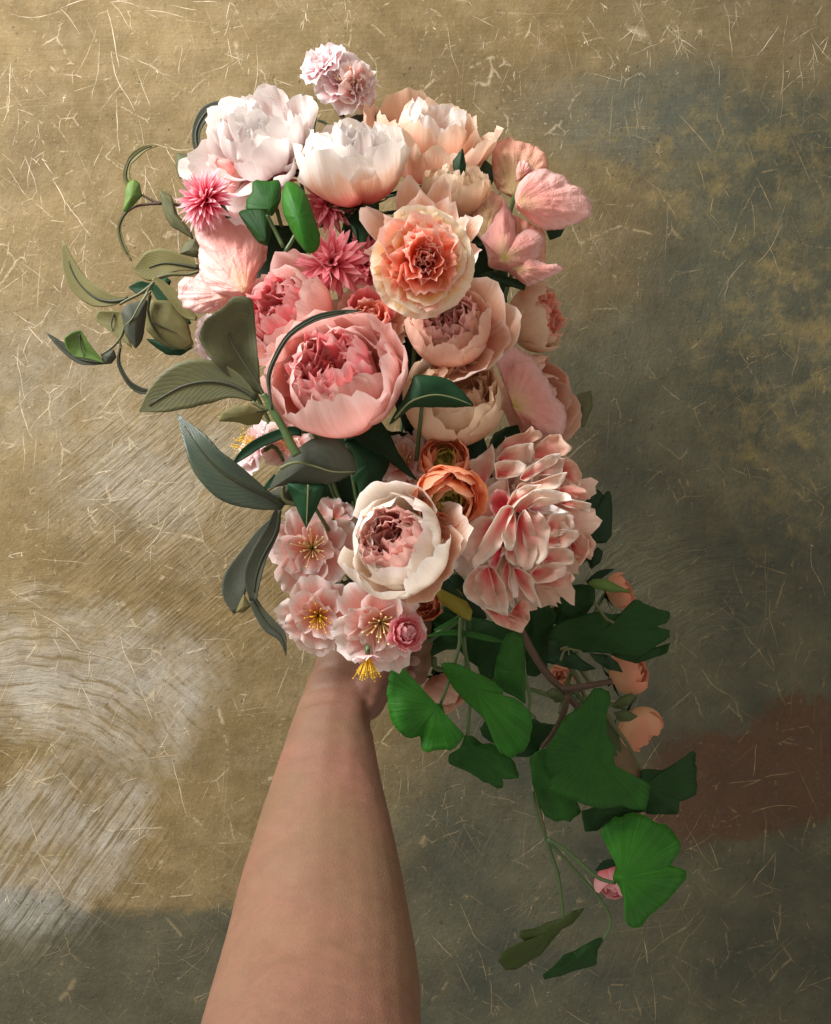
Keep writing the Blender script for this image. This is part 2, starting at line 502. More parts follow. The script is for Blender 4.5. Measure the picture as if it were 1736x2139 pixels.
    fibre = streak(1.25, 60, 420, 3, 14.0, .006)
    plain = g.mix(.5, grain, fibre)
    topm = patch(900, 120, 1100, 250, .35)
    brush = g.mix(g.math('MULTIPLY', topm, .8), plain, weave)
    brush = g.mix(arcmask, brush, arc1)
    brush = g.mix(diamask, brush, dia)
    brush = g.mix(dia2mask, brush, dia2)
    brush = g.mix(patch(1400, 1230, 230, 170, .4), brush, arc2)
    bl = g.ramp(brush, [(.36, 0), (.62, 1)])
    am = g.math('MAXIMUM', g.math('MAXIMUM', arcmask, diamask), g.math('MAXIMUM', dia2mask, patch(1400, 1230, 230, 170, .4)))
    am = g.math('ADD', .26, g.math('MULTIPLY', am, .5))
    blotch = g.ramp(g.noise(g.xyz(x, z, 12.0), 24.0, 6, .68), [(.36, 0), (.66, 1)])
    groove = g.ramp(brush, [(.38, 0), (.44, 1)])
    c = g.mix(g.math('MULTIPLY', wash, g.math('ADD', .10, g.math('MULTIPLY', groove, .46))), c, (.42, .41, .365, 1))
    # tooling marks everywhere
    hs = g.node('ShaderNodeHueSaturation')
    g.put(hs.inputs['Color'], c)
    val = g.math('ADD', .60, g.math('MULTIPLY', g.math('MULTIPLY', bl, am), .30))
    val = g.math('ADD', val, g.math('MULTIPLY', blotch, .22))
    val = g.math('ADD', val, g.math('MULTIPLY', fine, .22))
    val = g.math('ADD', val, g.math('MULTIPLY', weave2, .10))
    val = g.math('ADD', val, .03)
    val = g.math('ADD', val, g.math('MULTIPLY', mid, .18))
    g.put(hs.inputs['Value'], val)
    c = hs.outputs[0]
    fl = g.ramp(g.noise(g.xyz(x, z, 51.0), 240.0, 3, .75), [(.60, 0), (.70, 1)])
    fl = g.math('MULTIPLY', fl, g.ramp(g.noise(g.xyz(x, z, 52.0), 18.0, 4, .65), [(.42, 0), (.62, 1)]))
    fd = g.ramp(g.noise(g.xyz(x, z, 61.0), 150.0, 4, .72), [(.30, 1), (.42, 0)])
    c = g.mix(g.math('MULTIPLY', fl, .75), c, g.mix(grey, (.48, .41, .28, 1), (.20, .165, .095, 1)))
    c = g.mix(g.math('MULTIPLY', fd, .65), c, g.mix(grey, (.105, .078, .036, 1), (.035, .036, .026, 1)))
    # dark pits
    vo = g.node('ShaderNodeTexVoronoi')
    g.put(vo.inputs['Vector'], P)
    vo.inputs['Scale'].default_value = 95.0
    pit = g.ramp(g.math('ADD', vo.outputs['Distance'], g.math('MULTIPLY', g.noise(P, 21.0, 2), .55)), [(.27, 1), (.34, 0)])
    c = g.mix(g.math('MULTIPLY', pit, .5), c, (.09, .075, .05, 1))
    # hairline scratches
    def hair(scale, w, seed, thr):
        v = g.node('ShaderNodeTexVoronoi', feature='DISTANCE_TO_EDGE')
        g.put(v.inputs['Vector'], g.xyz(g.math('ADD', x, g.math('MULTIPLY', mid, .012)), g.math('ADD', z, g.math('MULTIPLY', fine, .003)), seed))
        v.inputs['Scale'].default_value = scale
        a = g.ramp(v.outputs['Distance'], [(0, 1), (w, 0)])
        mk = g.ramp(g.noise(g.xyz(x, z, seed + 2), 26.0, 4, .7), [(thr, 0), (thr + .07, 1)])
        return g.math('MULTIPLY', a, mk)
    cross = None
    for k, an in enumerate((.75, 1.15, 1.5, -.6, -.95, .12, 2.0)):
        s_ = streak(an, 9.0, 620.0, 1, 20.0 + 3 * k, .004)
        s_ = g.ramp(s_, [(.70, 0), (.76, 1)])
        s_ = g.math('MULTIPLY', s_, g.ramp(g.noise(g.xyz(x, z, 31.0 + k), 7.0, 3, .6), [(.46, 0), (.60, 1)]))
        cross = s_ if cross is None else g.math('MAXIMUM', cross, s_)
    h = g.math('MAXIMUM', hair(17.0, .016, 1.0, .53), hair(30.0, .024, 8.0, .55))
    h = g.math('MAXIMUM', h, g.math('MULTIPLY', cross, .85))
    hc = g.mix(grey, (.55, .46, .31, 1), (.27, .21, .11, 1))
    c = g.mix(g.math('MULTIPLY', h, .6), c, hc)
    p = g.node('ShaderNodeBsdfPrincipled')
    g.put(p.inputs['Base Color'], c)
    p.inputs['Roughness'].default_value = .75
    p.inputs['Specular IOR Level'].default_value = .25
    ht = g.math('ADD', g.math('MULTIPLY', g.math('MULTIPLY', bl, am), .6), g.math('MULTIPLY', fine, .35))
    ht = g.math('ADD', ht, g.math('MULTIPLY', blotch, .5))
    ht = g.math('ADD', ht, g.math('MULTIPLY', mid, .8))
    ht = g.math('SUBTRACT', ht, g.math('MULTIPLY', pit, .5))
    ht = g.math('ADD', ht, g.math('MULTIPLY', h, .4))
    g.put(p.inputs['Normal'], g.bump(ht, .55, .0018))
    nt.links.new(p.outputs[0], out.inputs[0])
    return m

def build_wall():
    x0, x1, z0, z1, t = -1.6, 1.6, -1.3, 1.3, .12
    vs = [(x0, 0, z0), (x1, 0, z0), (x1, 0, z1), (x0, 0, z1), (x0, t, z0), (x1, t, z0), (x1, t, z1), (x0, t, z1)]
    fs = [(0, 1, 2, 3), (5, 4, 7, 6), (4, 0, 3, 7), (1, 5, 6, 2), (3, 2, 6, 7), (4, 5, 1, 0)]
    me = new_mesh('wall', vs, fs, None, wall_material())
    me.polygons.foreach_set("use_smooth", [False] * 6)
    w = link('wall', me)
    w["label"] = 'scratched ochre and grey plaster wall behind the bouquet'
    w["kind"] = 'structure'
    # raised pale scratches in the plaster
    R = random.Random(21)
    mats = []
    for nm, cc in (('pale scratch', (.62, .54, .40)), ('ochre scratch', (.34, .27, .15))):
        mats.append(plain_mat(nm, cc, .8, .2, .5))
    vs, fs, mi = [], [], []
    S = K * -CAMY / 1736.0
    def line(px, py, ang, ln, wd, mat):
        n = max(3, int(ln / 9))
        a = ang
        pts = []
        x, y = px, py
        for i in range(n + 1):
            pts.append((x, y))
            a += R.gauss(0, .09)
            x += math.cos(a) * ln / n
            y += math.sin(a) * ln / n
        o = len(vs)
        for i, (x, y) in enumerate(pts):
            q = i / n
            hw = wd * (math.sin(math.pi * (.06 + .88 * q)) ** .6) * R.uniform(.35, 1.25)
            nx, ny = -math.sin(ang), math.cos(ang)
            for sgn, yy in ((-1, .00004), (0, -.00010), (1, .00004)):
                vs.append(((x + nx * hw * sgn - 868) * S, yy, -(y + ny * hw * sgn - 1069.5) * S))
        for i in range(n):
            for k in (0, 1):
                fs.append((o + i * 3 + k, o + i * 3 + k + 1, o + i * 3 + k + 4, o + i * 3 + k + 3))
                mi.append(mat)
        return pts
    zones = [((0, 1736, 0, 180), 52, 0), ((0, 560, 150, 900), 70, 0), ((0, 480, 900, 1400), 30, 0), ((1050, 1736, 120, 520), 26, 1),
             ((0, 460, 1850, 2139), 16, 1), ((880, 1736, 1640, 2139), 58, 1), ((1450, 1736, 600, 1650), 18, 1), ((1300, 1736, 0, 120), 16, 0),
             ((800, 1000, 1560, 1700), 5, 1), ((0, 420, 1400, 1900), 14, 0)]
    for (a, b, c_, d), n, mt in zones:
        for i in range(int(n * 1.3)):
            x, y = R.uniform(a, b), R.uniform(c_, d)
            ang = R.choice([1.57, 1.2, -.8, -.6, .7, 1.9, .1, -1.1]) + R.gauss(0, .25)
            ln = R.choice([14, 20, 30, 45, 70, 110]) * R.uniform(.6, 1.2)
            wd = R.choice([.3, .4, .5, .65, .9]) * R.uniform(.8, 1.2) * (1.0 if mt == 0 else .85)
            pts = line(x, y, ang, ln, wd, mt)
            if R.random() < .5:                      # a second cut crossing or forking from the first
                q = R.choice(pts)
                line(q[0], q[1], ang + R.choice([-1, 1]) * R.uniform(.5, 1.3), ln * R.uniform(.3, .8), wd * .8, mt)
            if R.random() < .3:                      # a chip where the cuts meet
                q = R.choice(pts)
                line(q[0] - 3, q[1], R.uniform(0, 3), R.uniform(5, 10), wd * 1.8, mt)
    for (x, y, ang, ln) in ((225, 20, 1.5, 260), (285, 145, 1.48, 300), (345, 300, 1.42, 230), (80, 250, 1.75, 120), (82, 330, 1.05, 160), (170, 470, 1.9, 150), (180, 480, 1.6, 90),
                            (20, 130, 1.4, 300), (300, 22, -.15, 160), (20, 30, -.12, 320), (480, 5, 1.6, 110), (520, 110, 2.6, 150), (470, 115, .45, 170), (725, 0, 1.55, 60), (640, 5, 1.6, 50),
                            (30, 655, .75, 120), (120, 640, 2.4, 110), (40, 720, 1.55, 260), (210, 860, -.75, 210), (60, 900, -.9, 200), (120, 1010, -.5, 190), (300, 1150, -.8, 160), (20, 1240, .6, 180),
                            (110, 1320, 1.1, 190), (250, 1330, 1.2, 170), (10, 1640, -.7, 160), (60, 1700, 1.4, 230), (330, 1560, -1.0, 120)):
        for k in range(3):
            q = ln * R.uniform(.25, .55)
            o = ln * k / 3
            line(x + math.cos(ang) * o + R.gauss(0, 2), y + math.sin(ang) * o + R.gauss(0, 2), ang + R.gauss(0, .12), q, R.choice([.5, .8, 1.1]), 0)
            if R.random() < .6:
                line(x + math.cos(ang) * o, y + math.sin(ang) * o, ang + R.choice([-1, 1]) * R.uniform(.5, 1.2), q * .4, .7, 0)
    for (x, y, ang, ln) in ((1300, 150, 1.5, 140), (1420, 240, 1.2, 200), (1180, 60, 1.5, 160), (1560, 300, 1.3, 150), (1640, 20, 1.6, 200), (1500, 620, -.7, 200), (1570, 420, 1.2, 160), (1350, 760, .9, 110),
                            (1530, 1180, 1.4, 260), (1600, 1150, 1.5, 200), (1420, 1340, .9, 140), (1600, 1690, 1.35, 190), (1520, 1640, -.2, 160), (1340, 1960, 1.3, 170), (1400, 2010, .9, 160), (1100, 1960, 1.5, 160), (960, 1880, 1.2, 220), (900, 1950, .9, 150), (1000, 1650, .5, 160), (1620, 1780, 2.3, 150), (1480, 1900, 2.2, 120)):
        for k in range(2):
            q = ln * R.uniform(.3, .6)
            o = ln * k / 2
            line(x + math.cos(ang) * o + R.gauss(0, 2), y + math.sin(ang) * o + R.gauss(0, 2), ang + R.gauss(0, .1), q, R.choice([.5, .7, 1.0]), 1)
    me = new_mesh('scratches', vs, fs)
    for m_ in mats:
        me.materials.append(m_)
    me.polygons.foreach_set("material_index", mi)
    s = link('scratches', me, w)
    s["kind"] = 'stuff'

build_wall()
# ------------------------------------------------------------------ petals and flowers
def petal_geo(R, L, W, th0, th1, Rc=1.0, bw=.25, tip=.35, tipp=2.4, shape=.8, ruffle=.04, rf=2.0, notch=.03, crinkle=.0,
              point=0.0, twist=0.0, curve=1.0, nu=11, nv=9):
    """one petal, lengths in units of the flower's radius R. It leaves the flower's base at the angle th0 from
    the flower's axis and reaches th1 at its rim (degrees); Rc is the radius of its sideways cupping."""
    sd = rng.uniform(0, 99)
    NS = 24
    prof = [(0.0, 0.0, math.radians(th0))]
    x = zz = 0.0
    for i in range(1, NS + 1):
        u = (i - .5) / NS
        th = math.radians(th0 + (th1 - th0) * u ** curve)
        x += math.sin(th) * L / NS
        zz += math.cos(th) * L / NS
        prof.append((x, zz, math.radians(th0 + (th1 - th0) * (i / NS) ** curve)))
    def at(u):
        f = max(0.0, min(1.0, u)) * NS
        i = min(int(f), NS - 1)
        f -= i
        a, b = prof[i], prof[i + 1]
        return tuple(a[k] + (b[k] - a[k]) * f for k in range(3))
    vs, uvs, fs = [], [], []
    ph = rng.uniform(0, 6.28)
    for i in range(nu):
        uu = i / (nu - 1)
        for j in range(nv):
            v = -1 + 2 * j / (nv - 1)
            ln = 1 - tip * abs(v) ** tipp + notch * (n3(v * 5 + sd, 2.7, sd) * 1.5 + n3(v * 12 + sd, 5.1, sd) * .8) - point * abs(v) * .5
            u = uu * ln
            w = W * (bw + (1 - bw) * math.sin(math.pi * .5 * min(1.0, u ** shape * 1.25)))
            w *= 1 - .12 * smooth(.75, 1.05, u) - point * smooth(.45, 1.0, uu) * .75
            px, pz, th = at(u)
            T = (math.sin(th), math.cos(th))
            Nn = (-math.cos(th), math.sin(th))
            t = v * w + twist * u * W * .3
            rc = Rc * (.35 + .65 * min(1.0, u * 1.6))
            lat = rc * math.sin(max(-1.5, min(1.5, t / rc)))
            off = rc * (1 - math.cos(max(-1.5, min(1.5, t / rc))))
            av = abs(v)
            off += ruffle * uu ** 2 * (.35 + .65 * av) * math.sin(rf * v * math.pi + ph + 1.5 * uu)
            off += ruffle * .55 * uu ** 7 * math.sin(v * 13 + ph * 3 + 2 * n3(v * 3, sd, 1.0))
            off += ruffle * .7 * uu * n3(v * 2.2 + sd, uu * 2.0, sd * 1.7)
            if crinkle:
                off += crinkle * uu * (n3(v * 7 + sd, uu * 1.6, 1.1) + .6 * n3(v * 13 + sd, uu * 4.0, 7.1))
            vs.append(((px + Nn[0] * off) * R, lat * R, (pz + Nn[1] * off) * R))
            uvs.append((uu, j / (nv - 1)))
    for i in range(nu - 1):
        for j in range(nv - 1):
            a = i * nv + j
            fs.append((a, a + nv, a + nv + 1, a + 1))
    return vs, fs, uvs

def ring(parent, R, n, mat, base=0.06, z0=0.0, phase=None, jit=1.0, tilt=0.0, name='petal', share=0, spread=360.0, start=0.0, **kw):
    """a whorl of n petals, each an object of its own"""
    ph = rng.uniform(0, 360) if phase is None else phase
    pool = []
    for k in range(n):
        q = dict(kw)
        if share and len(pool) >= share:
            me = rng.choice(pool)
        else:
            q['L'] = kw['L'] * (1 + rng.uniform(-.08, .08) * jit)
            q['W'] = kw['W'] * (1 + rng.uniform(-.10, .12) * jit)
            q['th1'] = kw['th1'] + rng.uniform(-9, 9) * jit
            q['th0'] = kw['th0'] + rng.uniform(-5, 5) * jit
            q['twist'] = rng.uniform(-.5, .5) * jit
            v, f, uv = petal_geo(R, **q)
            me = new_mesh(name, v, f, uv, mat)
            pool.append(me)
        o = link(name, me, parent)
        az = math.radians(ph + start + spread * (k + rng.uniform(-.14, .14) * jit) / n)
        o.matrix_local = (Matrix.Rotation(az, 4, 'Z') @ Matrix.Translation((base * R, 0, z0 * R))
                          @ Matrix.Rotation(math.radians(tilt + rng.uniform(-5, 5) * jit), 4, 'Y')
                          @ Matrix.Rotation(math.radians(rng.uniform(-7, 7) * jit), 4, 'X'))

def stamens(parent, R, n, L, spread, mat, tipmat=None, thick_=.012, z0=0.05):
    """a tuft of filaments with anthers"""
    parts, tips = [], []
    for k in range(n):
        a = k * 2.39996 + rng.uniform(-.2, .2)
        s = spread * math.sqrt((k + .5) / n)
        ln = L * rng.uniform(.75, 1.1)
        bend = rng.uniform(-.12, .12)
        pts = []
        for i in range(5):
            t = i / 4
            rr = .03 + math.sin(s) * ln * t + bend * t * t * .4
            pts.append(Vector((math.cos(a) * rr, math.sin(a) * rr, z0 + math.cos(s) * ln * t)) * R)
        parts.append(tube_geo(pts, [thick_ * R * (1 - .45 * i / 4) for i in range(5)], 4))
        d = (pts[4] - pts[3]).normalized() * R * .03
        tips.append(tube_geo([pts[4] - d, pts[4], pts[4] + d], [thick_ * .9 * R, thick_ * 2.0 * R, thick_ * .8 * R], 4))
    v, f = merge(parts + tips)
    return link('stamens', new_mesh('stamens', v, f, [(.5, .5)] * len(v), mat), parent)

GRIP = V(822, 1395, -.226)

def stem(parent, R, loc, rot, mat=None, to=None, r=.0016, len_=None):
    """the flower's own stem, from under its head down into the hand"""
    mat = mat or SM['green']
    q = rot.to_matrix()
    ax = q @ Vector((0, 0, 1))
    g = (to or GRIP) + Vector((rng.uniform(-.012, .012), rng.uniform(-.008, .008), rng.uniform(-.01, .01)))
    a = loc + ax * .02 * R
    b = loc - ax * R * (.35 if to else .7)
    d = (g - b)
    mid = b + d * .5 + Vector((0, .02, 0))
    inv = q.transposed()
    P = [inv @ (p - loc) for p in [a, b, mid, g]]
    P = [Vector(p) for p in catmull([tuple(p) for p in P], 16)]
    v, f = tube_geo(P, [r] * len(P), 6)
    return link('stem', new_mesh('stem', v, f, [(.5, .5)] * len(v), mat), parent)

def head(name, label, cat, px, py, y, rpx, axis, back=.55, group=None, roll=0.0, stem_to=None, nostem=False, spx=None):
    """an Empty at the base of a flower head whose middle is seen at (px, py); axis = (right, up, to camera)"""
    R = M(rpx, y)
    ax = Vector((axis[0], -axis[2], axis[1])).normalized()
    rot = ax.to_track_quat('Z', 'Y')
    loc = V(px, py, y) - ax * back * R
    t = thing(name, loc, label, cat, group)
    t.rotation_mode = 'QUATERNION'
    from mathutils import Quaternion
    t.rotation_quaternion = rot @ Quaternion((0, 0, 1), math.radians(roll))
    if not nostem:
        stem(t, R, loc, t.rotation_quaternion, to=stem_to)
    return t, R

def calyx(t, R, n=5, L=.7, W=.22, th0=110, th1=40, mat=None):
    ring(t, R, n, mat or LM['sepal'], base=.02, z0=-.03, name='sepal', L=L, W=W, th0=th0, th1=th1, point=.8, tip=.2, Rc=.8, nu=7, nv=5, ruffle=.03)

def own_leaves(t, R, n=3, L=1.5, W=.42, mat=None, th0=130, th1=80, phase=None):
    """the leaves right under the head"""
    ring(t, R, n, mat or LM['deep'], base=.05, z0=-.12, name='leaf', phase=phase, L=L, W=W, th0=th0, th1=th1, point=.9, tip=.15, bw=.1,
         Rc=1.4, ruffle=.06, nu=9, nv=7, notch=.0)

def cup_peony(t, R, mo, mi, closed=0.0, guards=None, inner=26, deep=0.0, ruf=.05):
    """bowl of broad cupped petals around ruffled inner ones"""
    if guards:
        guards()
    ring(t, R, 5, mo, L=1.95, W=.95, th0=100, th1=-22 - closed, Rc=1.02, tip=.32, ruffle=ruf, notch=.07, nu=15, nv=21, curve=.9)
    ring(t, R, 5, mo, L=1.80, W=.90, th0=96, th1=-32 - closed, Rc=.95, tip=.34, ruffle=ruf, notch=.08, nu=14, nv=19, base=.04, curve=.9)
    ring(t, R, 5, mo, L=1.62, W=.74, th0=88, th1=-34 - closed, Rc=.85, tip=.36, ruffle=ruf * 1.5, notch=.10, base=.03, nu=13, nv=17)
    z = .26 - deep
    ring(t, R, 8, mi, L=1.42, W=.46, th0=72, th1=-32, Rc=.5, ruffle=.10, rf=1.6, notch=.14, z0=z, nu=11, nv=15)
    ring(t, R, 9, mi, L=1.22, W=.40, th0=58, th1=-24, Rc=.42, ruffle=.13, rf=1.8, notch=.16, z0=z, nu=10, nv=9)
    ring(t, R, 9, mi, L=1.02, W=.34, th0=42, th1=-16, Rc=.36, ruffle=.14, rf=1.8, notch=.18, z0=z, nu=9, nv=9, jit=1.5)
    ring(t, R, max(3, inner - 20), mi, L=.82, W=.26, th0=26, th1=-10, Rc=.3, ruffle=.14, rf=1.5, notch=.2, z0=z, nu=8, nv=7, jit=1.8)
    stamens(t, R, 18, .62, .5, SM['gold'], z0=z)

def ball_peony(t, R, mo, mc=None):
    mc = mc or mo
    q = dict(tip=.3, tipp=2.6, shape=.7, bw=.3)
    ring(t, R, 7, mo, L=1.50, W=.52, th0=108, th1=14, Rc=.55, ruffle=.05, notch=.06, nu=12, nv=11, **q)
    ring(t, R, 8, mo, L=1.52, W=.48, th0=98, th1=-12, Rc=.46, ruffle=.05, notch=.07, nu=12, nv=11, **q)
    ring(t, R, 8, mo, L=1.48, W=.46, th0=80, th1=-30, Rc=.42, ruffle=.06, notch=.07, nu=12, nv=11, jit=1.4, **q)
    ring(t, R, 7, mc, L=1.42, W=.42, th0=60, th1=-46, Rc=.38, ruffle=.06, notch=.08, nu=12, nv=11, jit=1.5, **q)
    ring(t, R, 6, mc, L=1.36, W=.38, th0=40, th1=-56, Rc=.34, ruffle=.06, notch=.09, nu=11, nv=9, jit=1.5, **q)
    ring(t, R, 5, mc, L=1.26, W=.32, th0=22, th1=-56, Rc=.28, ruffle=.07, notch=.1, nu=11, nv=9, jit=1.4, **q)
    ring(t, R, 4, mc, L=1.15, W=.26, th0=8, th1=-46, Rc=.22, ruffle=.07, notch=.1, nu=9, nv=7, jit=1.3, **q)

def garden_rose(t, R, mo, mi):
    ring(t, R, 6, mo, L=1.12, W=.66, th0=80, th1=96, Rc=1.3, ruffle=.05, rf=2.6, notch=.025, tip=.2, nu=12, nv=15)
    ring(t, R, 6, mo, L=1.04, W=.62, th0=66, th1=88, Rc=1.1, ruffle=.055, rf=2.6, notch=.025, tip=.2, nu=12, nv=15, z0=.03)
    ring(t, R, 6, mo, L=.98, W=.56, th0=54, th1=70, Rc=.9, ruffle=.05, rf=2.4, notch=.03, tip=.25, nu=11, nv=13, z0=.05)
    q = dict(jit=1.7, notch=.08, nu=10, nv=11)
    ring(t, R, 8, mi, L=1.06, W=.48, th0=66, th1=54, Rc=.7, ruffle=.08, z0=.06, **q)
    ring(t, R, 7, mi, L=.98, W=.44, th0=52, th1=30, Rc=.6, ruffle=.09, z0=.07, **q)
    ring(t, R, 6, mi, L=.92, W=.40, th0=42, th1=10, Rc=.5, ruffle=.10, z0=.08, **q)
    ring(t, R, 6, mi, L=.86, W=.34, th0=30, th1=-4, Rc=.4, ruffle=.11, z0=.09, **q)
    ring(t, R, 5, mi, L=.80, W=.28, th0=18, th1=-12, Rc=.3, ruffle=.11, z0=.1, **q)
    ring(t, R, 4, mi, L=.74, W=.22, th0=8, th1=-10, Rc=.22, ruffle=.10, z0=.1, **q)

def pompon(t, R, mat, dens=1.0):
    for th, n, L in ((112, 16, .92), (98, 20, 1.0), (84, 20, 1.0), (70, 19, 1.0), (56, 16, .98), (42, 13, .95), (28, 9, .90), (14, 6, .84), (5, 3, .78)):
        ring(t, R, max(2, int(n * dens)), mat, share=4, base=.05, z0=.05, L=L, W=.135, th0=th - 8, th1=th + 14, Rc=.13, bw=.4, point=.45, tip=.15, ruffle=.02,
             nu=7, nv=5, notch=0)

def spiky(t, R, mat):
    """looser pompon of wider pointed petals"""
    for th, n, L, W in ((100, 13, 1.0, .15), (84, 13, 1.0, .15), (66, 12, .95, .15), (48, 10, .85, .14), (30, 8, .70, .12), (14, 5, .55, .10)):
        ring(t, R, n, mat, share=4, base=.04, z0=.04, L=L, W=W * 1.3, th0=th - 16, th1=th + 12, Rc=.2, bw=.35, point=.5, tip=.2, ruffle=.03, nu=8, nv=5, notch=0)

def blossom_petals(p, R, mat, st=None, n=5, full=True, open_=90):
    ring(p, R, n, mat, L=1.02, W=.54, th0=66, th1=open_ + 8, Rc=.9, ruffle=.10, rf=2.2, notch=.09, tip=.30, nu=10, nv=13)
    if full:
        ring(p, R, n, mat, L=.88, W=.46, th0=54, th1=open_ - 8, Rc=.7, ruffle=.11, rf=2.0, notch=.10, tip=.3, nu=10, nv=11, z0=.03)
        ring(p, R, 4, mat, L=.62, W=.34, th0=40, th1=62, Rc=.45, ruffle=.11, rf=1.8, notch=.12, tip=.3, nu=9, nv=9, z0=.05)
    if st:
        stamens(p, R, 20, .62, .62, st, thick_=.014)

def ranunculus(t, R, mo, mi):
    L = 1.72
    for i, k in enumerate((1.08, 1.0, .92, .84, .76, .68, .60, .52, .44, .36, .28, .2)):
        ring(t, R, 6 if k > .3 else 4, mo if k > .64 else mi, L=L * k * (.97 if i else .86), W=.86 * k, th0=96, th1=-28 - i * 3, Rc=1.05 * k, tip=.42, tipp=2.6, ruffle=.05 * k, notch=.04,
             nu=10, nv=11, base=.02, z0=(1 - k) * .50, jit=1.3)

def layered_peony(t, R, mo, mi):
    q = dict(ruffle=.07, notch=.07, tip=.42, tipp=2.2, point=.12, bw=.3, jit=2.0)
    ring(t, R, 11, mo, L=1.02, W=.33, th0=92, th1=112, Rc=.6, z0=-.10, **q)
    ring(t, R, 11, mo, L=1.04, W=.32, th0=86, th1=98, Rc=.55, z0=-.05, **q)
    ring(t, R, 10, mo, L=1.00, W=.33, th0=76, th1=88, Rc=.5, **q)
    ring(t, R, 11, mi, L=.98, W=.29, th0=66, th1=72, Rc=.42, z0=.02, **q)
    ring(t, R, 10, mi, L=.95, W=.27, th0=54, th1=58, Rc=.36, z0=.04, **q)
    ring(t, R, 8, mi, L=.90, W=.26, th0=40, th1=44, Rc=.3, z0=.05, **q)
    ring(t, R, 6, mi, L=.80, W=.21, th0=27, th1=28, Rc=.24, z0=.06, **q)
    ring(t, R, 4, mi, L=.66, W=.16, th0=14, th1=10, Rc=.17, z0=.06, **q)

def bud(t, R, mat, closed=20):
    ring(t, R, 5, mat, L=1.9, W=.9, th0=98, th1=-34 - closed, Rc=.95, ruffle=.03, nu=12, nv=11)
    ring(t, R, 5, mat, L=1.75, W=.8, th0=90, th1=-42 - closed, Rc=.85, ruffle=.04, nu=11, nv=9)
    ring(t, R, 4, mat, L=1.5, W=.6, th0=70, th1=-45 - closed, Rc=.6, ruffle=.05, nu=10, nv=9)
    ring(t, R, 3, mat, L=1.3, W=.4, th0=40, th1=-45, Rc=.4, ruffle=.05, nu=9, nv=7)

# ------------------------------------------------------------------ leaves and free-form petals
def blade(name, parent, org, outline, base, y, mat, tilt=(0, 0), bulge=.004, rib=.0, ribf=9, crinkle=0.0, M_=56, J=9, thk=.0005, wav=.0, sharp=True, pleat=0.0):
    """a leaf or petal with the given outline, standing at depth y: tilt = metres of depth per 100 px to the right / downwards"""
    P = outline + [outline[0]]
    if not sharp:
        P = catmull(P, len(P) * 4)
    L = [0]
    for a, b in zip(P, P[1:]):
        L.append(L[-1] + math.hypot(b[0] - a[0], b[1] - a[1]))
    S = []
    k = 0
    # keep the outline's own corners, add points between them
    step = L[-1] / M_
    for a, b in zip(P, P[1:]):
        d = math.hypot(b[0] - a[0], b[1] - a[1])
        n = max(1, round(d / step))
        for i in range(n):
            S.append((a[0] + (b[0] - a[0]) * i / n, a[1] + (b[1] - a[1]) * i / n))
    # soften the corners a little
    S = [tuple(.2 * S[i - 1][c] + .6 * S[i][c] + .2 * S[(i + 1) % len(S)][c] for c in (0, 1)) for i in range(len(S))]
    m = len(S)
    sd = rng.uniform(0, 50)
    S = [(base[0] + (p[0] - base[0]) * k, base[1] + (p[1] - base[1]) * k) for p, k in
         [(p, 1 + .03 * n3(p[0] / 9 + sd, p[1] / 9, 0.3) + .03 * n3(p[0] / 22, p[1] / 22, sd)) for p in S]]
    size = max(max(p[0] for p in S) - min(p[0] for p in S), max(p[1] for p in S) - min(p[1] for p in S))
    vs, uvs, fs = [], [], []
    def dep(px, py, s, an):
        d = y + tilt[0] * (px - base[0]) / 100 + tilt[1] * (py - base[1]) / 100
        d -= bulge * (1 - s * s)
        d += rib * s * math.sin(an * ribf + sd)
        d += wav * s * n3((px) / size * 3 + sd, (py) / size * 3, sd)
        if pleat:
            d += pleat * s * (math.sin(an * 26 + 3 * n3(an * 3, s * 2, sd)) * .6 + n3(an * 9 + sd, s * 3, 2.2))
        if crinkle:
            d += crinkle * (n3(px / 26 + sd, py / 26, 1.0) + .55 * n3(px / 11 + sd, py / 11, 4.0)) * (.3 + .7 * s)
        return d
    for j in range(J):
        s = (j / (J - 1))
        for i, (px, py) in enumerate(S):
            if j == 0 and i > 0:
                continue
            qx, qy = base[0] + (px - base[0]) * s, base[1] + (py - base[1]) * s
            an = math.atan2(py - base[1], px - base[0])
            vs.append(V(qx, qy, dep(qx, qy, s, an)) - org)
            uvs.append((s, (an / (2 * math.pi) + .5) * .999))
    for j in range(J - 1):
        for i in range(m):
            i2 = (i + 1) % m
            if j == 0:
                fs.append((0, 1 + i, 1 + i2))
            else:
                a = 1 + (j - 1) * m
                fs.append((a + i, a + m + i, a + m + i2, a + i2))
    o = link(name, new_mesh(name, vs, fs, uvs, mat), parent)
    if thk:
        thick(o, thk)
    return o

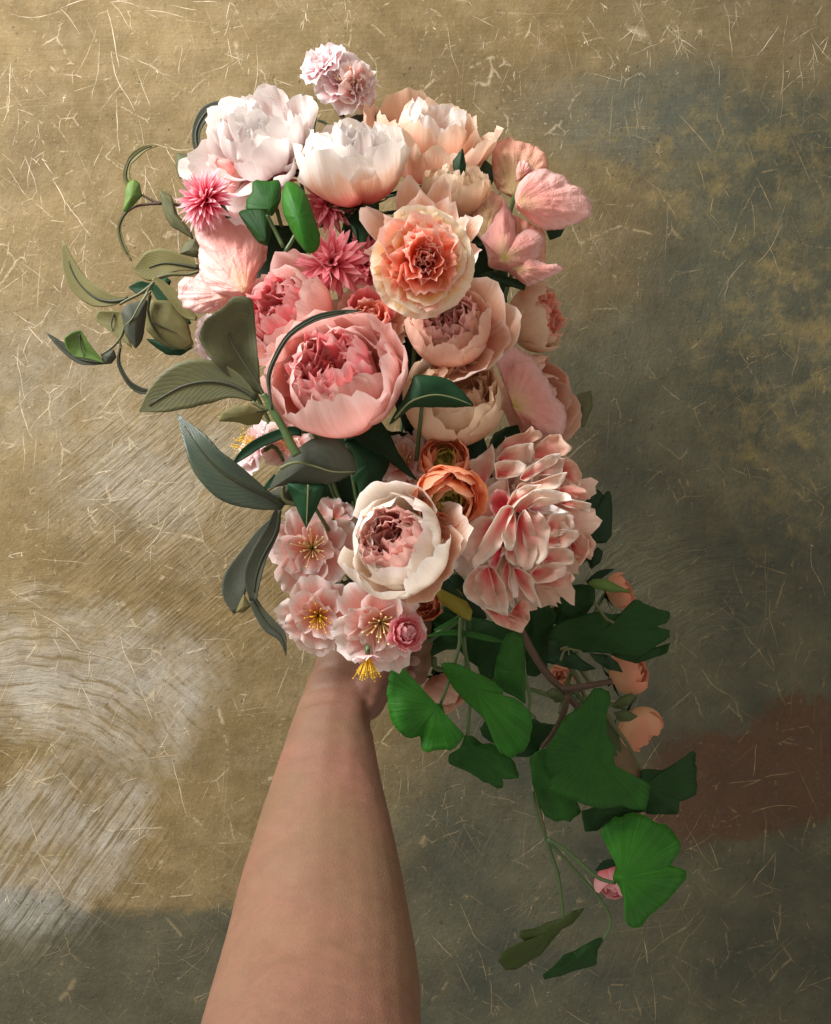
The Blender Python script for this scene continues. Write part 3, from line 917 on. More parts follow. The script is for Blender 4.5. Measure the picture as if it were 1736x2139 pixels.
def leaf(parent, org, mid, wr, wl, y, mat, rib=None, ribr=.0009, cup=.10, tilt=(0, 0), wave=.05, n=22, arch=.0, rib_from=.0, rib_to=.95):
    """a long leaf along the midrib mid (base to tip); wr / wl = half widths (px) to the right / left of the way"""
    data = [(p[0], p[1], a, b) for p, a, b in zip(mid, wr, wl)]
    D = catmull(data, n)
    sd = rng.uniform(0, 50)
    nv = 11
    vs, uvs, fs = [], [], []
    midv = []
    for i, (px, py, a, b) in enumerate(D):
        u = i / (n - 1)
        q0, q1 = D[max(i - 1, 0)], D[min(i + 1, n - 1)]
        tx, ty = q1[0] - q0[0], q1[1] - q0[1]
        l = math.hypot(tx, ty) or 1
        nx, ny = -ty / l, tx / l
        a, b = max(a, .6), max(b, .6)
        yb = y + tilt[0] * (px - mid[0][0]) / 100 + tilt[1] * (py - mid[0][1]) / 100 - arch * math.sin(math.pi * u)
        for j in range(nv):
            v = -1 + 2 * j / (nv - 1)
            w = v * (a if v > 0 else b)
            w *= 1 + .05 * n3(u * 6 + sd, v, 3.0)
            d = yb - cup * M(abs(w), y) * (abs(v) ** .5) + wave * M((a + b) * .5, y) * abs(v) * math.sin(u * 9 + sd + (1.7 if v > 0 else 0))
            vs.append(V(px + nx * w, py + ny * w, d) - org)
            uvs.append((u, j / (nv - 1)))
        midv.append(V(px, py, yb - .0006) - org)
    for i in range(n - 1):
        for j in range(nv - 1):
            k = i * nv + j
            fs.append((k, k + nv, k + nv + 1, k + 1))
    o = link('leaf', new_mesh('leaf', vs, fs, uvs, mat), parent)
    thick(o, .0006)
    if rib:
        a, b = int(rib_from * (n - 1)), max(3, int(rib_to * (n - 1)) + 1)
        P = midv[a:b]
        v, f = tube_geo(P, [ribr * (1 - .8 * i / (len(P) - 1)) + .00012 for i in range(len(P))], 6)
        link('midrib', new_mesh('midrib', v, f, [(.5, .5)] * len(v), rib), o)
    return o

def rib_on(leafobj, org, pts, y, r, mat, r1=.00025):
    P = [V(p[0], p[1], y) - org for p in catmull(pts, 14)]
    v, f = tube_geo(P, [r + (r1 - r) * i / 13 for i in range(14)], 6)
    return link('midrib', new_mesh('midrib', v, f, [(.5, .5)] * len(v), mat), leafobj)

def stalk(parent, org, c, pts, r0, r1, mat, ys=None, y=-.2, name='stem'):
    P = C(c, pts)
    ys = ys or [y] * len(P)
    return tube(name, parent, [V(p[0], p[1], yy) for p, yy in zip(P, ys)], r0, r1, mat, base=org)
# ------------------------------------------------------------------ the flowers
BQ = 'artificial flowers held in the bouquet'

# top blossoms on one twig
org = V(712, 285, -.165)
t = thing('blossom_sprig', org, 'pale pink blossoms on a brown forked twig at the very top of the bouquet', 'blossom sprig', BQ)
for (px, py, r, ax, m) in ((670, 128, 56, (-.45, .5, .75), 'blossompale'), (720, 166, 68, (.15, .25, .95), 'blossompale'), (754, 178, 50, (.6, -.1, .6), 'blossom')):
    y = -.20
    R = M(r, y)
    axv = Vector((ax[0], -ax[2], ax[1])).normalized()
    rot = axv.to_track_quat('Z', 'Y')
    cv, cf = tube_geo([Vector((0, 0, -.25 * R)), Vector((0, 0, -.1 * R)), Vector((0, 0, .1 * R))], [.04 * R, .16 * R, .1 * R], 8)
    b = link('blossom', new_mesh('blossom', cv, cf, [(.5, .5)] * len(cv), SM['olive']), t)
    b.rotation_mode = 'QUATERNION'
    b.rotation_quaternion = rot
    b.location = V(px, py, y) - axv * .35 * R - org
    blossom_petals(b, R, PM[m], SM['gold'] if r == 68 else None)
    ring(b, R, 4, PM[m], L=.6, W=.3, th0=18, th1=30, Rc=.4, ruffle=.13, rf=2, notch=.14, nu=9, nv=9, z0=.06, jit=1.6)
stalk(t, org, 1, [(1490, 1010), (1515, 900), (1530, 780), (1550, 700), (1603, 600)], .0016, .0009, SM['brown'], y=-.18)
stalk(t, org, 1, [(1535, 720), (1540, 620), (1546, 520)], .001, .0008, SM['brown'], y=-.185)
stalk(t, org, 1, [(1525, 730), (1480, 670), (1450, 610)], .001, .0007, SM['brown'], y=-.18)
stalk(t, org, 1, [(1510, 910), (1440, 830), (1380, 780), (1315, 755)], .0013, .0009, SM['dark'], y=-.175)
stalk(t, org, 1, [(1300, 1020), (1285, 860), (1310, 680), (1302, 575)], .0012, .0005, SM['dark'], y=-.19)

# big white peony, top left
t, R = head('white_peony', 'large white peony with blush pink base, biggest flower at the upper left', 'peony', 540, 292, -.245, 116, (-.30, .45, .84), group=BQ)
ball_peony(t, R, PM['white'])
ring(t, R, 4, PM['white'], L=1.75, W=.62, th0=104, th1=60, Rc=1.0, ruffle=.07, notch=.05, spread=170, phase=150, nu=12, nv=11)
own_leaves(t, R, 3, 1.6, .5)
org = t.location.copy()
for pl, bs, yy in (((1, [(340, 1130), (430, 1080), (560, 1100), (620, 1160), (680, 1190), (640, 1330), (600, 1440), (520, 1490), (450, 1440), (430, 1290)]), (560, 1130), -.235),):
    o = blade('petal', t, org, C(*pl), C(pl[0], [bs])[0], yy, PM['pink'], bulge=.008, thk=.0003, wav=.004)
    o.parent = t
    o.matrix_local = (Matrix.LocRotScale(org, t.rotation_quaternion, None)).inverted() @ Matrix.Translation(org)

t, R = head('white_peony', 'white peony bowl seen from the side, between the rounded green leaves and the peach peony', 'peony', 742, 362, -.265, 107, (-.08, .84, .54), group=BQ)
cup_peony(t, R, PM['whitepeach'], PM['white'], ruf=.08)
calyx(t, R)
own_leaves(t, R, 3)

t, R = head('peach_peony', 'peach and white peony behind the others at the top right, pink at its heart', 'peony', 898, 310, -.195, 118, (.15, .80, .55), group=BQ)
ring(t, R, 7, PM['peachback'], L=1.75, W=.72, th0=88, th1=2, Rc=1.15, ruffle=.08, rf=3, notch=.10, nu=13, nv=15)
ring(t, R, 6, PM['peachback'], L=1.5, W=.62, th0=70, th1=-20, Rc=.9, ruffle=.08, notch=.09, nu=12, nv=11)
ring(t, R, 6, PM['whitepeach'], L=1.45, W=.5, th0=50, th1=-25, Rc=.7, ruffle=.08, notch=.09, nu=12, nv=11)
own_leaves(t, R, 4)

t, R = head('cream_peony', 'small cream bowl shaped peony between the peach peony and the coral hearted rose', 'peony', 952, 415, -.24, 72, (.05, .88, .45), group=BQ)
cup_peony(t, R, PM['cream'], PM['cream'], ruf=.06, inner=20)
own_leaves(t, R, 3, 1.6)

# coral-hearted rose facing the camera
t, R = head('garden_rose', 'round cream rose with a coral heart facing the camera, brightest in the middle', 'rose', 885, 546, -.335, 99, (.08, -.14, 1.0), back=.45, group=BQ)
garden_rose(t, R, PM['rosecream'], PM['rosecoral'])
t, R = head('blush_tulip_rose', 'tall blush petals standing round the back of the cream rose', 'rose', 885, 508, -.285, 108, (.02, .30, .9), back=.5, group=BQ)
ring(t, R, 8, PM['guard'], L=1.55, W=.46, th0=82, th1=28, Rc=.75, ruffle=.05, notch=.06, point=.25, nu=12, nv=9)
ring(t, R, 7, PM['guard'], L=1.35, W=.44, th0=64, th1=10, Rc=.7, ruffle=.06, notch=.08, point=.2, nu=12, nv=9)
own_leaves(t, R, 4)

t, R = head('blush_peony', 'dusky blush peony cup directly below the cream rose', 'peony', 938, 692, -.295, 92, (-.10, .34, .92), group=BQ)
cup_peony(t, R, PM['blush'], PM['blushin'], closed=12, guards=lambda: ring(t, R, 4, PM['guard'], L=1.9, W=.85, th0=98, th1=14, Rc=1.3, ruffle=.05, notch=.03, spread=150, phase=-70, nu=12, nv=11))
own_leaves(t, R, 3)

t, R = head('cream_peony', 'creamy beige peony cup half covered by a pointed dark green leaf', 'peony', 948, 856, -.29, 110, (.14, .62, .76), group=BQ)
cup_peony(t, R, PM['cream'], PM['creamin'], closed=12, ruf=.06)
own_leaves(t, R, 3, phase=180)

t, R = head('pink_peony', 'largest pink peony cup with a deep pink ruffled heart at the centre of the bouquet', 'peony', 712, 808, -.325, 134, (-.20, .50, .85), group=BQ)
cup_peony(t, R, PM['pink'], PM['pinkin'], guards=lambda: ring(t, R, 5, PM['pink'], L=1.78, W=.78, th0=98, th1=-2, Rc=1.12, ruffle=.05, notch=.03, spread=240, phase=-15, nu=12, nv=13), inner=28, closed=13, ruf=.08)
own_leaves(t, R, 3)

t, R = head('coral_rose', 'small coral pink rose peeping over the largest pink peony', 'rose', 772, 662, -.29, 78, (.05, .42, .90), group=BQ)
ring(t, R, 7, PM['guard'], L=1.25, W=.55, th0=80, th1=70, Rc=1.0, ruffle=.07, notch=.08, nu=10, nv=11)
ring(t, R, 7, PM['guard'], L=1.10, W=.52, th0=66, th1=48, Rc=.9, ruffle=.07, notch=.09, nu=10, nv=11)
ring(t, R, 7, PM['pinkin'], L=1.2, W=.48, th0=66, th1=-8, Rc=.6, ruffle=.07, notch=.1, nu=10, nv=9)
ring(t, R, 7, PM['rosecoral'], L=1.05, W=.42, th0=52, th1=-18, Rc=.5, ruffle=.08, notch=.1, nu=10, nv=9)
ring(t, R, 6, PM['rosecoral'], L=.92, W=.32, th0=34, th1=-14, Rc=.35, ruffle=.09, notch=.1, nu=9, nv=9)
ring(t, R, 4, PM['rosecoral'], L=.8, W=.22, th0=14, th1=-14, Rc=.22, ruffle=.08, nu=8, nv=7)

t, R = head('pink_peony', 'pink peony with a scalloped pale rim, left of the small coral rose', 'peony', 610, 672, -.285, 102, (-.55, .36, .76), group=BQ)
cup_peony(t, R, PM['pink'], PM['pinkin'], ruf=.08, inner=24)
own_leaves(t, R, 3)

# pompons
t, R = head('pompon_flower', 'bright pink pompon flower with pale tips at the left edge, above the crinkled pink petals', 'flower', 420, 412, -.275, 68, (-.62, .24, .72), back=.3, group=BQ)
pompon(t, R, PM['mum'])
t, R = head('pompon_flower', 'dusty pink spiky flower below the tallest rounded green leaf', 'flower', 692, 545, -.29, 82, (-.05, .10, 1.0), back=.3, group=BQ)
spiky(t, R, PM['dusty'])
t, R = head('pompon_flower', 'dusty pink spiky flower right of the rounded green leaf, below the white peony bowl', 'flower', 688, 424, -.25, 62, (.10, .05, 1.0), back=.3, group=BQ)
spiky(t, R, PM['dusty'])
t, R = head('pompon_flower', 'dusty pink spiky flower half hidden above the two rounded green leaves', 'flower', 562, 378, -.235, 56, (-.05, .35, .9), back=.3, group=BQ)
spiky(t, R, PM['dusty'])
t, R = head('pompon_flower', 'mauve spiky flower in the shade just left of the cream rose', 'flower', 765, 545, -.255, 74, (.1, .1, 1.0), back=.3, group=BQ)
spiky(t, R, PM['dusty'])

def poppy(label, spec, y, sepal=None, gx=None):
    c, parts = spec
    o0 = C(c, [parts[0][1]])[0]
    org = V(o0[0], o0[1], y)
    t = thing('crinkled_poppy', org, label, 'poppy', BQ)
    for outline, base, mat, dy, bul, tl in parts:
        blade('petal', t, org, C(c, outline), C(c, [base])[0], y + dy, PM[mat], tilt=tl, bulge=bul, crinkle=.0034, pleat=.0007, M_=90, J=15, thk=.0004)
    if sepal:
        for outline, base, dy in sepal:
            blade('sepal', t, org, C(c, outline), C(c, [base])[0], y + dy, LM['deep'], bulge=.004)
    P = [org, org + (GRIP - org) * .5 + Vector((0, .03, 0)), GRIP]
    tube('stem', t, P, .0016, .0016, SM['green'], base=org)
    return t

poppy('crinkled pink poppy with a folded petal at the upper right edge of the bouquet', (2, [
    ([(1045, 620), (1040, 500), (1050, 400), (1110, 370), (1165, 345), (1190, 380), (1260, 385), (1330, 410), (1390, 460), (1410, 540), (1400, 640), (1300, 700), (1180, 750), (1080, 700)], (1190, 730), 'poppyback', 0.012, .004, (0, -.008)),
    ([(1200, 570), (1220, 510), (1260, 505), (1310, 550), (1250, 620), (1205, 640)], (1225, 615), 'poppy', -.012, .006, (0, 0)),
    ([(1190, 740), (1215, 660), (1250, 610), (1300, 565), (1380, 560), (1470, 590), (1550, 625), (1560, 665), (1640, 690), (1690, 790), (1680, 860), (1600, 920), (1500, 955), (1380, 960), (1290, 900), (1240, 850), (1200, 820)], (1205, 780), 'poppy', -.022, .020, (.006, -.014)),
]), -.22, sepal=[([(1390, 950), (1520, 945), (1490, 1000), (1420, 1025)], (1420, 960), -.006)])
poppy('crinkled pink poppy with a pointed tail, right of the cream rose', (2, [
    ([(1190, 850), (1270, 900), (1390, 980), (1390, 1060), (1390, 1180), (1250, 1190), (1150, 1050)], (1200, 1150), 'poppyback', .008, .008, (0, 0)),
    ([(905, 900), (940, 780), (1000, 700), (1060, 715), (1110, 740), (1100, 850), (1040, 1010), (1000, 1060), (930, 980)], (990, 1030), 'poppyback', -.004, .008, (0, 0)),
    ([(960, 1000), (1010, 890), (1050, 790), (1110, 745), (1140, 790), (1190, 890), (1195, 1000), (1270, 950), (1340, 960), (1385, 1010), (1360, 1090), (1330, 1170), (1200, 1240), (1080, 1220), (1020, 1200), (1010, 1100)], (1120, 1150), 'poppy', -.014, .018, (.004, -.014)),
    ([(1150, 1150), (1300, 1130), (1400, 1185), (1470, 1180), (1512, 1215), (1440, 1260), (1280, 1330), (1180, 1260), (1120, 1210)], (1200, 1215), 'poppy', -.018, .010, (0, -.014)),
]), -.245)
poppy('crinkled pink poppy with white pleats on the left, above the upright olive leaf', (3, [
    ([(1560, 660), (1600, 720), (1635, 790), (1625, 880), (1560, 980), (1480, 900), (1450, 760)], (1500, 930), 'poppy', .006, .006, (0, 0)),
    ([(1005, 1130), (1010, 1060), (1060, 1000), (1130, 1010), (1170, 960), (1300, 1000), (1450, 1100), (1400, 1170), (1300, 1230), (1230, 1250), (1150, 1260), (1050, 1210)], (1400, 1120), 'poppy', -.010, .012, (.004, -.012)),
    ([(1125, 680), (1150, 620), (1190, 560), (1260, 525), (1330, 530), (1420, 560), (1500, 600), (1570, 680), (1600, 780), (1590, 900), (1560, 980), (1550, 1050), (1520, 1130), (1380, 1150), (1250, 1110), (1160, 1000), (1150, 870), (1160, 800)], (1470, 1100), 'poppy', -.016, .018, (.004, -.012)),
]), -.255)

# left side blossoms
t, R = head('blossom', 'pale blossom peeping out left of the upright olive leaf', 'blossom', 424, 708, -.225, 52, (-.6, -.1, .6), group=BQ)
blossom_petals(t, R, PM['blossompale'])
t, R = head('blossom', 'white pink blossom with yellow stamens pointing left, under the small olive leaf', 'blossom', 520, 930, -.245, 62, (-.75, .25, .45), group=BQ)
blossom_petals(t, R, PM['blossompale'], SM['yellow'], open_=62)
stamens(t, R, 26, .95, .55, SM['yellow'], thick_=.016)
t, R = head('blossom', 'pink blossom in the shade behind the laurel stem, under the largest pink peony', 'blossom', 600, 925, -.235, 58, (-.1, .1, 1), group=BQ)
blossom_petals(t, R, PM['blossom'], SM['gold'])
t, R = head('blossom', 'shaded blossom with a golden centre behind the heart shaped dark leaf', 'blossom', 836, 950, -.29, 76, (-.2, .4, .9), group=BQ)
blossom_petals(t, R, PM['blossom'], SM['gold'])
t, R = head('blossom', 'dim grey pink blossom squeezed in above the left of the white peony cup', 'blossom', 700, 1072, -.23, 52, (.2, .5, .8), group=BQ)
blossom_petals(t, R, PM['blossom'])

t, R = head('blossom', 'pink blossom with thin golden stamens facing the camera, left of the white peony cup', 'blossom', 652, 1145, -.285, 96, (.08, .05, 1), back=.3, group=BQ)
blossom_petals(t, R, PM['blossom'], SM['gold'])
t, R = head('white_peony', 'white peony cup with a ruffled pink heart in the lower part of the bouquet', 'peony', 834, 1143, -.355, 113, (-.26, .34, .90), group=BQ)
cup_peony(t, R, PM['whitecream'], PM['blushin'], closed=16, inner=28, ruf=.06, guards=lambda: ring(t, R, 3, PM['guard'], L=1.6, W=.6, th0=98, th1=20, Rc=1.2, ruffle=.06, notch=.05, spread=110, phase=-45, nu=12, nv=11))
own_leaves(t, R, 3)
t, R = head('blossom', 'shaded peach blossom with yellow stamens at the lower left, lowest but one', 'blossom', 664, 1290, -.295, 82, (.05, -.15, .95), back=.3, group=BQ)
blossom_petals(t, R, PM['blossom'], SM['yellow'])
t, R = head('blossom', 'pink blossom with white rims and long stamens at the bottom, in front of the wrist', 'blossom', 795, 1308, -.325, 100, (.05, -.22, .95), back=.3, group=BQ)
blossom_petals(t, R, PM['blossom'], SM['gold'])
t, R = head('pink_bud', 'small bright pink double bud at the right of the lowest blossom', 'flower bud', 850, 1322, -.352, 35, (.35, .1, .9), group=BQ)
ball_peony(t, R, PM['pinkbud'])
t, R = head('stamen_tuft', 'hanging tuft of bright yellow stamens below the lowest blossom', 'blossom', 768, 1398, -.345, 44, (.02, -.9, .42), back=.7, group=BQ, stem_to=V(790, 1350, -.30))
stamens(t, R, 34, 1.15, .62, SM['yellow'], thick_=.030)
ring(t, R, 5, PM['blossompale'], L=.75, W=.45, th0=80, th1=62, Rc=.6, ruffle=.1, notch=.08, nu=8, nv=9)

t, R = head('ranunculus', 'orange ranunculus with a green eye, between the white cup and the large layered peony', 'ranunculus', 934, 1042, -.345, 78, (.10, -.30, .92), group=BQ)
ranunculus(t, R, PM['ranorange'], PM['rangreen'])
t, R = head('ranunculus', 'small orange ranunculus directly above the larger orange one', 'ranunculus', 930, 962, -.31, 56, (.0, .25, .95), group=BQ)
ranunculus(t, R, PM['ranorange'], PM['rangreen'])
t, R = head('ranunculus', 'orange ranunculus with only its rim showing above the white peony cup', 'ranunculus', 815, 1050, -.27, 52, (-.1, .3, .9), group=BQ)
ranunculus(t, R, PM['ranorange'], PM['rangreen'])
t, R = head('ranunculus', 'orange ranunculus showing below the white peony cup, beside the yellow leaf', 'ranunculus', 885, 1255, -.27, 48, (.1, -.3, .9), group=BQ)
ranunculus(t, R, PM['ranorange'], PM['ranorange'])

t, R = head('layered_peony', 'very large layered pink and cream peony at the lower right of the bouquet', 'peony', 1072, 1096, -.262, 168, (-.70, .03, .71), back=.10, group=BQ)
layered_peony(t, R, PM['dahliaout'], PM['dahlia'])
own_leaves(t, R, 3, .9, .25)
org = t.location.copy()
inv = Matrix.LocRotScale(org, t.rotation_quaternion, None).inverted() @ Matrix.Translation(org)
LP = [  # outline, base, colour, depth step towards the camera
 ([(1350, 230), (1420, 280), (1450, 350), (1440, 420), (1380, 400), (1330, 330)], (1335, 330), 'dahliaout', 0),
 ([(1400, 660), (1480, 670), (1530, 740), (1500, 840), (1440, 800), (1400, 730)], (1405, 720), 'dahliaout', 0),
 ([(1130, 270), (1270, 240), (1350, 250), (1330, 340), (1200, 350)], (1130, 330), 'dahlia', 1),
 ([(1170, 180), (1260, 110), (1330, 108), (1345, 150), (1395, 190), (1350, 230), (1260, 245), (1170, 265)], (1180, 240), 'dahliaout', 1),
 ([(945, 265), (975, 200), (1000, 135), (1060, 110), (1130, 100), (1160, 52), (1170, 90), (1205, 85), (1225, 120), (1150, 160), (1050, 220), (990, 260)], (985, 230), 'dahliaout', 1),
 ([(950, 255), (1000, 190), (1080, 165), (1165, 158), (1172, 220), (1150, 275), (1080, 280), (1000, 280)], (965, 262), 'dahlia', 2),
 ([(800, 300), (785, 265), (830, 250), (900, 200), (925, 160), (945, 230), (940, 310), (905, 370), (870, 425), (830, 380)], (865, 415), 'dahlia', 2),
 ([(940, 275), (1010, 255), (1090, 265), (1132, 290), (1090, 350), (1010, 365), (950, 370)], (965, 350), 'dahlia', 3),
 ([(1370, 720), (1440, 690), (1490, 720), (1488, 800), (1440, 872), (1395, 810)], (1385, 760), 'dahliaout', 1),
 ([(1310, 420), (1400, 398), (1470, 430), (1498, 485), (1400, 480), (1320, 455)], (1315, 435), 'dahliaout', 1),
 ([(1290, 490), (1400, 488), (1507, 512), (1495, 562), (1440, 548), (1360, 530)], (1300, 500), 'dahlia', 2),
 ([(1290, 940), (1370, 900), (1412, 940), (1370, 1003), (1300, 1003), (1180, 985), (1220, 940)], (1230, 945), 'dahliaout', 1),
 ([(1240, 700), (1330, 658), (1422, 665), (1432, 700), (1365, 765), (1290, 770), (1230, 770)], (1240, 730), 'dahlia', 2),
 ([(1220, 780), (1310, 742), (1400, 790), (1397, 862), (1300, 870), (1220, 880)], (1225, 830), 'dahlia', 2),
 ([(1190, 870), (1300, 850), (1362, 870), (1360, 922), (1280, 965), (1180, 975), (1140, 930)], (1165, 910), 'dahlia', 2),
 ([(1230, 640), (1270, 580), (1330, 558), (1392, 580), (1402, 650), (1340, 680), (1290, 710)], (1240, 650), 'dahlia', 3),
 ([(1040, 1130), (1100, 1060), (1140, 1090), (1147, 1190), (1090, 1215), (1020, 1180)], (1060, 1110), 'dahliaout', 1),
 ([(870, 1110), (950, 1140), (1020, 1150), (1100, 1190), (1145, 1190), (1100, 1262), (1030, 1240), (950, 1210)], (960, 1130), 'dahliaout', 1),
 ([(755, 990), (790, 920), (840, 878), (900, 868), (945, 900), (960, 970), (1000, 1060), (1020, 1160), (950, 1145), (880, 1120), (800, 1080), (765, 1040)], (905, 890), 'dahlia', 2),
 ([(812, 1020), (828, 930), (880, 876), (925, 900), (948, 960), (965, 1040), (962, 1142), (900, 1112), (860, 1050)], (900, 885), 'dahlia', 4),
 ([(768, 650), (790, 560), (830, 480), (880, 430), (950, 385), (1010, 320), (1020, 400), (1030, 470), (1010, 540), (960, 590), (880, 600), (830, 620), (800, 670)], (1020, 545), 'dahlia', 2),
 ([(812, 625), (838, 590), (890, 582), (945, 600), (940, 670), (890, 740), (830, 810), (785, 860), (768, 800), (765, 740), (780, 690)], (945, 650), 'dahlia', 4),
 ([(912, 480), (955, 425), (1010, 440), (1040, 510), (1010, 570), (950, 595), (920, 550)], (1025, 560), 'pinkin', 5),
 ([(1085, 365), (1120, 310), (1180, 270), (1250, 230), (1335, 218), (1290, 285), (1200, 335), (1120, 385)], (1092, 370), 'dahlia', 5),
 ([(1060, 430), (1090, 390), (1180, 388), (1270, 350), (1362, 326), (1340, 385), (1300, 425), (1200, 425), (1110, 450)], (1075, 430), 'dahlia', 5),
 ([(1010, 520), (1050, 440), (1120, 405), (1222, 398), (1160, 445), (1090, 490), (1050, 540)], (1030, 515), 'dahlia', 7),
 ([(1055, 570), (1085, 485), (1170, 428), (1270, 423), (1370, 453), (1405, 492), (1300, 478), (1200, 475), (1120, 530)], (1068, 560), 'dahlia', 7),
 ([(1130, 540), (1200, 503), (1260, 508), (1320, 538), (1375, 562), (1280, 570), (1190, 570)], (1142, 545), 'white', 7),
 ([(1045, 880), (1110, 895), (1170, 945), (1172, 1000), (1217, 1120), (1150, 1085), (1110, 1030), (1065, 960)], (1058, 888), 'dahlia', 6),
 ([(972, 990), (985, 900), (1020, 840), (1035, 900), (1018, 980), (1055, 1080), (1053, 1125), (1010, 1080)], (1015, 860), 'dahlia', 6),
 ([(900, 868), (950, 895), (1000, 985), (1022, 1080), (1018, 1164), (970, 1115), (943, 1030), (922, 950)], (910, 880), 'dahlia', 7),
 ([(915, 880), (920, 820), (960, 770), (990, 760), (970, 830), (945, 900)], (980, 770), 'pinkin', 5),
 ([(1000, 800), (1030, 740), (1060, 760), (1078, 870), (1050, 872), (1010, 835)], (1030, 750), 'dahlia', 6),
 ([(1100, 640), (1120, 560), (1180, 542), (1230, 588), (1267, 650), (1252, 760), (1247, 820), (1200, 870), (1150, 840), (1110, 740)], (1110, 600), 'dahlia', 7),
 ([(1062, 700), (1080, 590), (1115, 540), (1150, 590), (1180, 680), (1190, 790), (1160, 890), (1120, 903), (1078, 860), (1062, 780)], (1078, 600), 'dahlia', 8),
 ([(982, 700), (1000, 630), (1050, 545), (1068, 620), (1064, 730), (1047, 785), (1008, 775)], (1045, 570), 'dahlia', 9),
 ([(820, 893), (808, 840), (848, 760), (918, 640), (973, 540), (1010, 518), (1053, 530), (1053, 562), (1012, 645), (977, 765), (930, 810), (870, 855)], (1032, 542), 'dahlia', 10),
]
for outl, bs, mt, step in LP:
    b = C(7, [bs])[0]
    cx = sum(q[0] for q in C(7, outl)) / len(outl)
    o = blade('petal', t, org, C(7, outl), b, -.292 - .0062 * step, PM[mt], tilt=((-.010 if cx > b[0] else .006) + rng.uniform(-.008, .008), rng.uniform(-.008, .008)), bulge=rng.uniform(-.007, -.001), wav=.012, crinkle=.0007, M_=48, J=10, thk=.0003)
    o.matrix_local = inv

t, R = head('pink_rose', 'crumpled dusky pink rose seen from behind, above the layered peony', 'rose', 1112, 830, -.225, 92, (.62, .10, .55), group=BQ)
bud(t, R, PM['blush'], closed=0)
t2 = t
org = t.location.copy()
inv = Matrix.LocRotScale(org, t.rotation_quaternion, None).inverted() @ Matrix.Translation(org)
for outl, bs, yy in (([(900, 880), (1000, 790), (1080, 790), (1190, 850), (1270, 960), (1330, 1040), (1370, 1130), (1390, 1190), (1460, 1240), (1485, 1380), (1440, 1500), (1300, 1490), (1130, 1420), (1050, 1330), (1010, 1150)], (1055, 1255), -.262),):
    o = blade('petal', t, org, C(5, outl), C(5, [bs])[0], yy, PM['poppy'], tilt=(.006, -.012), bulge=.016, thk=.0004, crinkle=.004, M_=80, J=14)
    o.matrix_local = inv
t, R = head('pink_rose', 'half open rose with coral heart turned right at the bouquet edge, below the pointed poppy', 'rose', 1105, 668, -.225, 72, (.78, .06, .50), group=BQ)
cup_peony(t, R, PM['cream'], PM['rosecoral'], closed=6, inner=24)
own_leaves(t, R, 3)

# hanging buds, lower right
FORK = V(*C(9, [(985, 690)])[0], -.24)
def hang(label, px, py, y, r, ax, mat='bud', sep=True, cat='rosebud'):
    t, R = head('rosebud', label, cat, px, py, y, r, ax, group='rosebuds hanging among the fan leaves', stem_to=FORK)
    bud(t, R, PM[mat])
    if sep:
        calyx(t, R, 5, .95, .26, 112, 62, LM['dark'])
    return t, R
hang('peach rosebud beside the dark leaves, right below the layered peony', 1290, 1238, -.19, 38, (.75, .3, .3))
hang('pink rosebud behind the dark fan leaves at the right, above the beige globe bud', 1305, 1405, -.18, 52, (.62, .4, .3))
hang('small pink rosebud half hidden behind the dark leaves near the twig fork', 1172, 1410, -.18, 28, (-.2, .1, .9))
hang('round beige bud with two green sepals, hanging at the right', 1332, 1512, -.2, 54, (.55, -.55, .2))
hang('blush rosebud hanging between the fan leaves near the hand', 925, 1442, -.20, 52, (.25, -.75, .5), mat='blush')
hang('pink rosebud behind the lowest bright fan leaf', 1285, 1838, -.17, 44, (-.2, -.5, .4), mat='pinkbud')

# ------------------------------------------------------------------ foliage
GL = 'laurel sprigs at the left of the bouquet'
# sprig in front, left of the large pink peony
org = V(610, 950, -.33)
t = thing('laurel_sprig', org, 'olive laurel sprig standing in front of the pink peony, its leaves spread left', 'leaf sprig', GL)
y = -.345
o = blade('leaf', t, org, C(3, [(1600, 1830), (1400, 1720), (1250, 1590), (1165, 1470), (1152, 1390), (1190, 1310), (1270, 1250), (1340, 1190), (1385, 1135), (1510, 1130), (1535, 1180), (1545, 1350), (1565, 1550), (1580, 1780)]),
          C(3, [(1440, 1540)])[0], y, LM['olive'], bulge=-.004, wav=.006, tilt=(.006, .004))
rib_on(o, org, C(3, [(1640, 1900), (1560, 1740), (1430, 1540), (1370, 1420), (1355, 1270)]), y - .001, .0013, SM['rib'])
leaf(t, org, C(3, [(1560, 1850), (1400, 1760), (1230, 1730), (1050, 1760), (880, 1850), (740, 1940)]), [4, 27, 46, 49, 34, 1], [9, 27, 46, 49, 32, 1], y, LM['olive'], SM['rib'], .0013, cup=.06, wave=.03)
o = blade('leaf', t, org, C(6, [(390, 165), (420, 100), (500, 60), (620, 45), (740, 95), (690, 190), (610, 195), (520, 170)]), C(6, [(580, 120)])[0], y + .02, LM['yolive'], bulge=.003, tilt=(0, .01))
rib_on(o, org, C(6, [(740, 90), (640, 100), (540, 125), (440, 150)]), y + .018, .0008, SM['rib'])
leaf(t, org, C(4, [(345, 1400), (322, 1250), (312, 1100), (380, 920), (500, 740), (700, 610), (900, 555), (1130, 530)]), [2, 3, 5, 5, 5, 6, 6, .5], [2, 3, 4, 5, 6, 7, 6, .5], y - .012, LM['grey'], SM['rib'], .0007, cup=.35)
tube('stem', t, [V(p[0], p[1], y - .002) for p in C(4, [(560, 1790), (520, 1720), (430, 1540), (340, 1390), (300, 1310), (270, 1260)])], .0028, .0018, SM['green'], base=org, ns=10, n=24)
tube('stem', t, [V(p[0], p[1], y - .001) for p in C(4, [(310, 1395), (240, 1370), (170, 1330)])], .0016, .0012, SM['olive'], base=org)
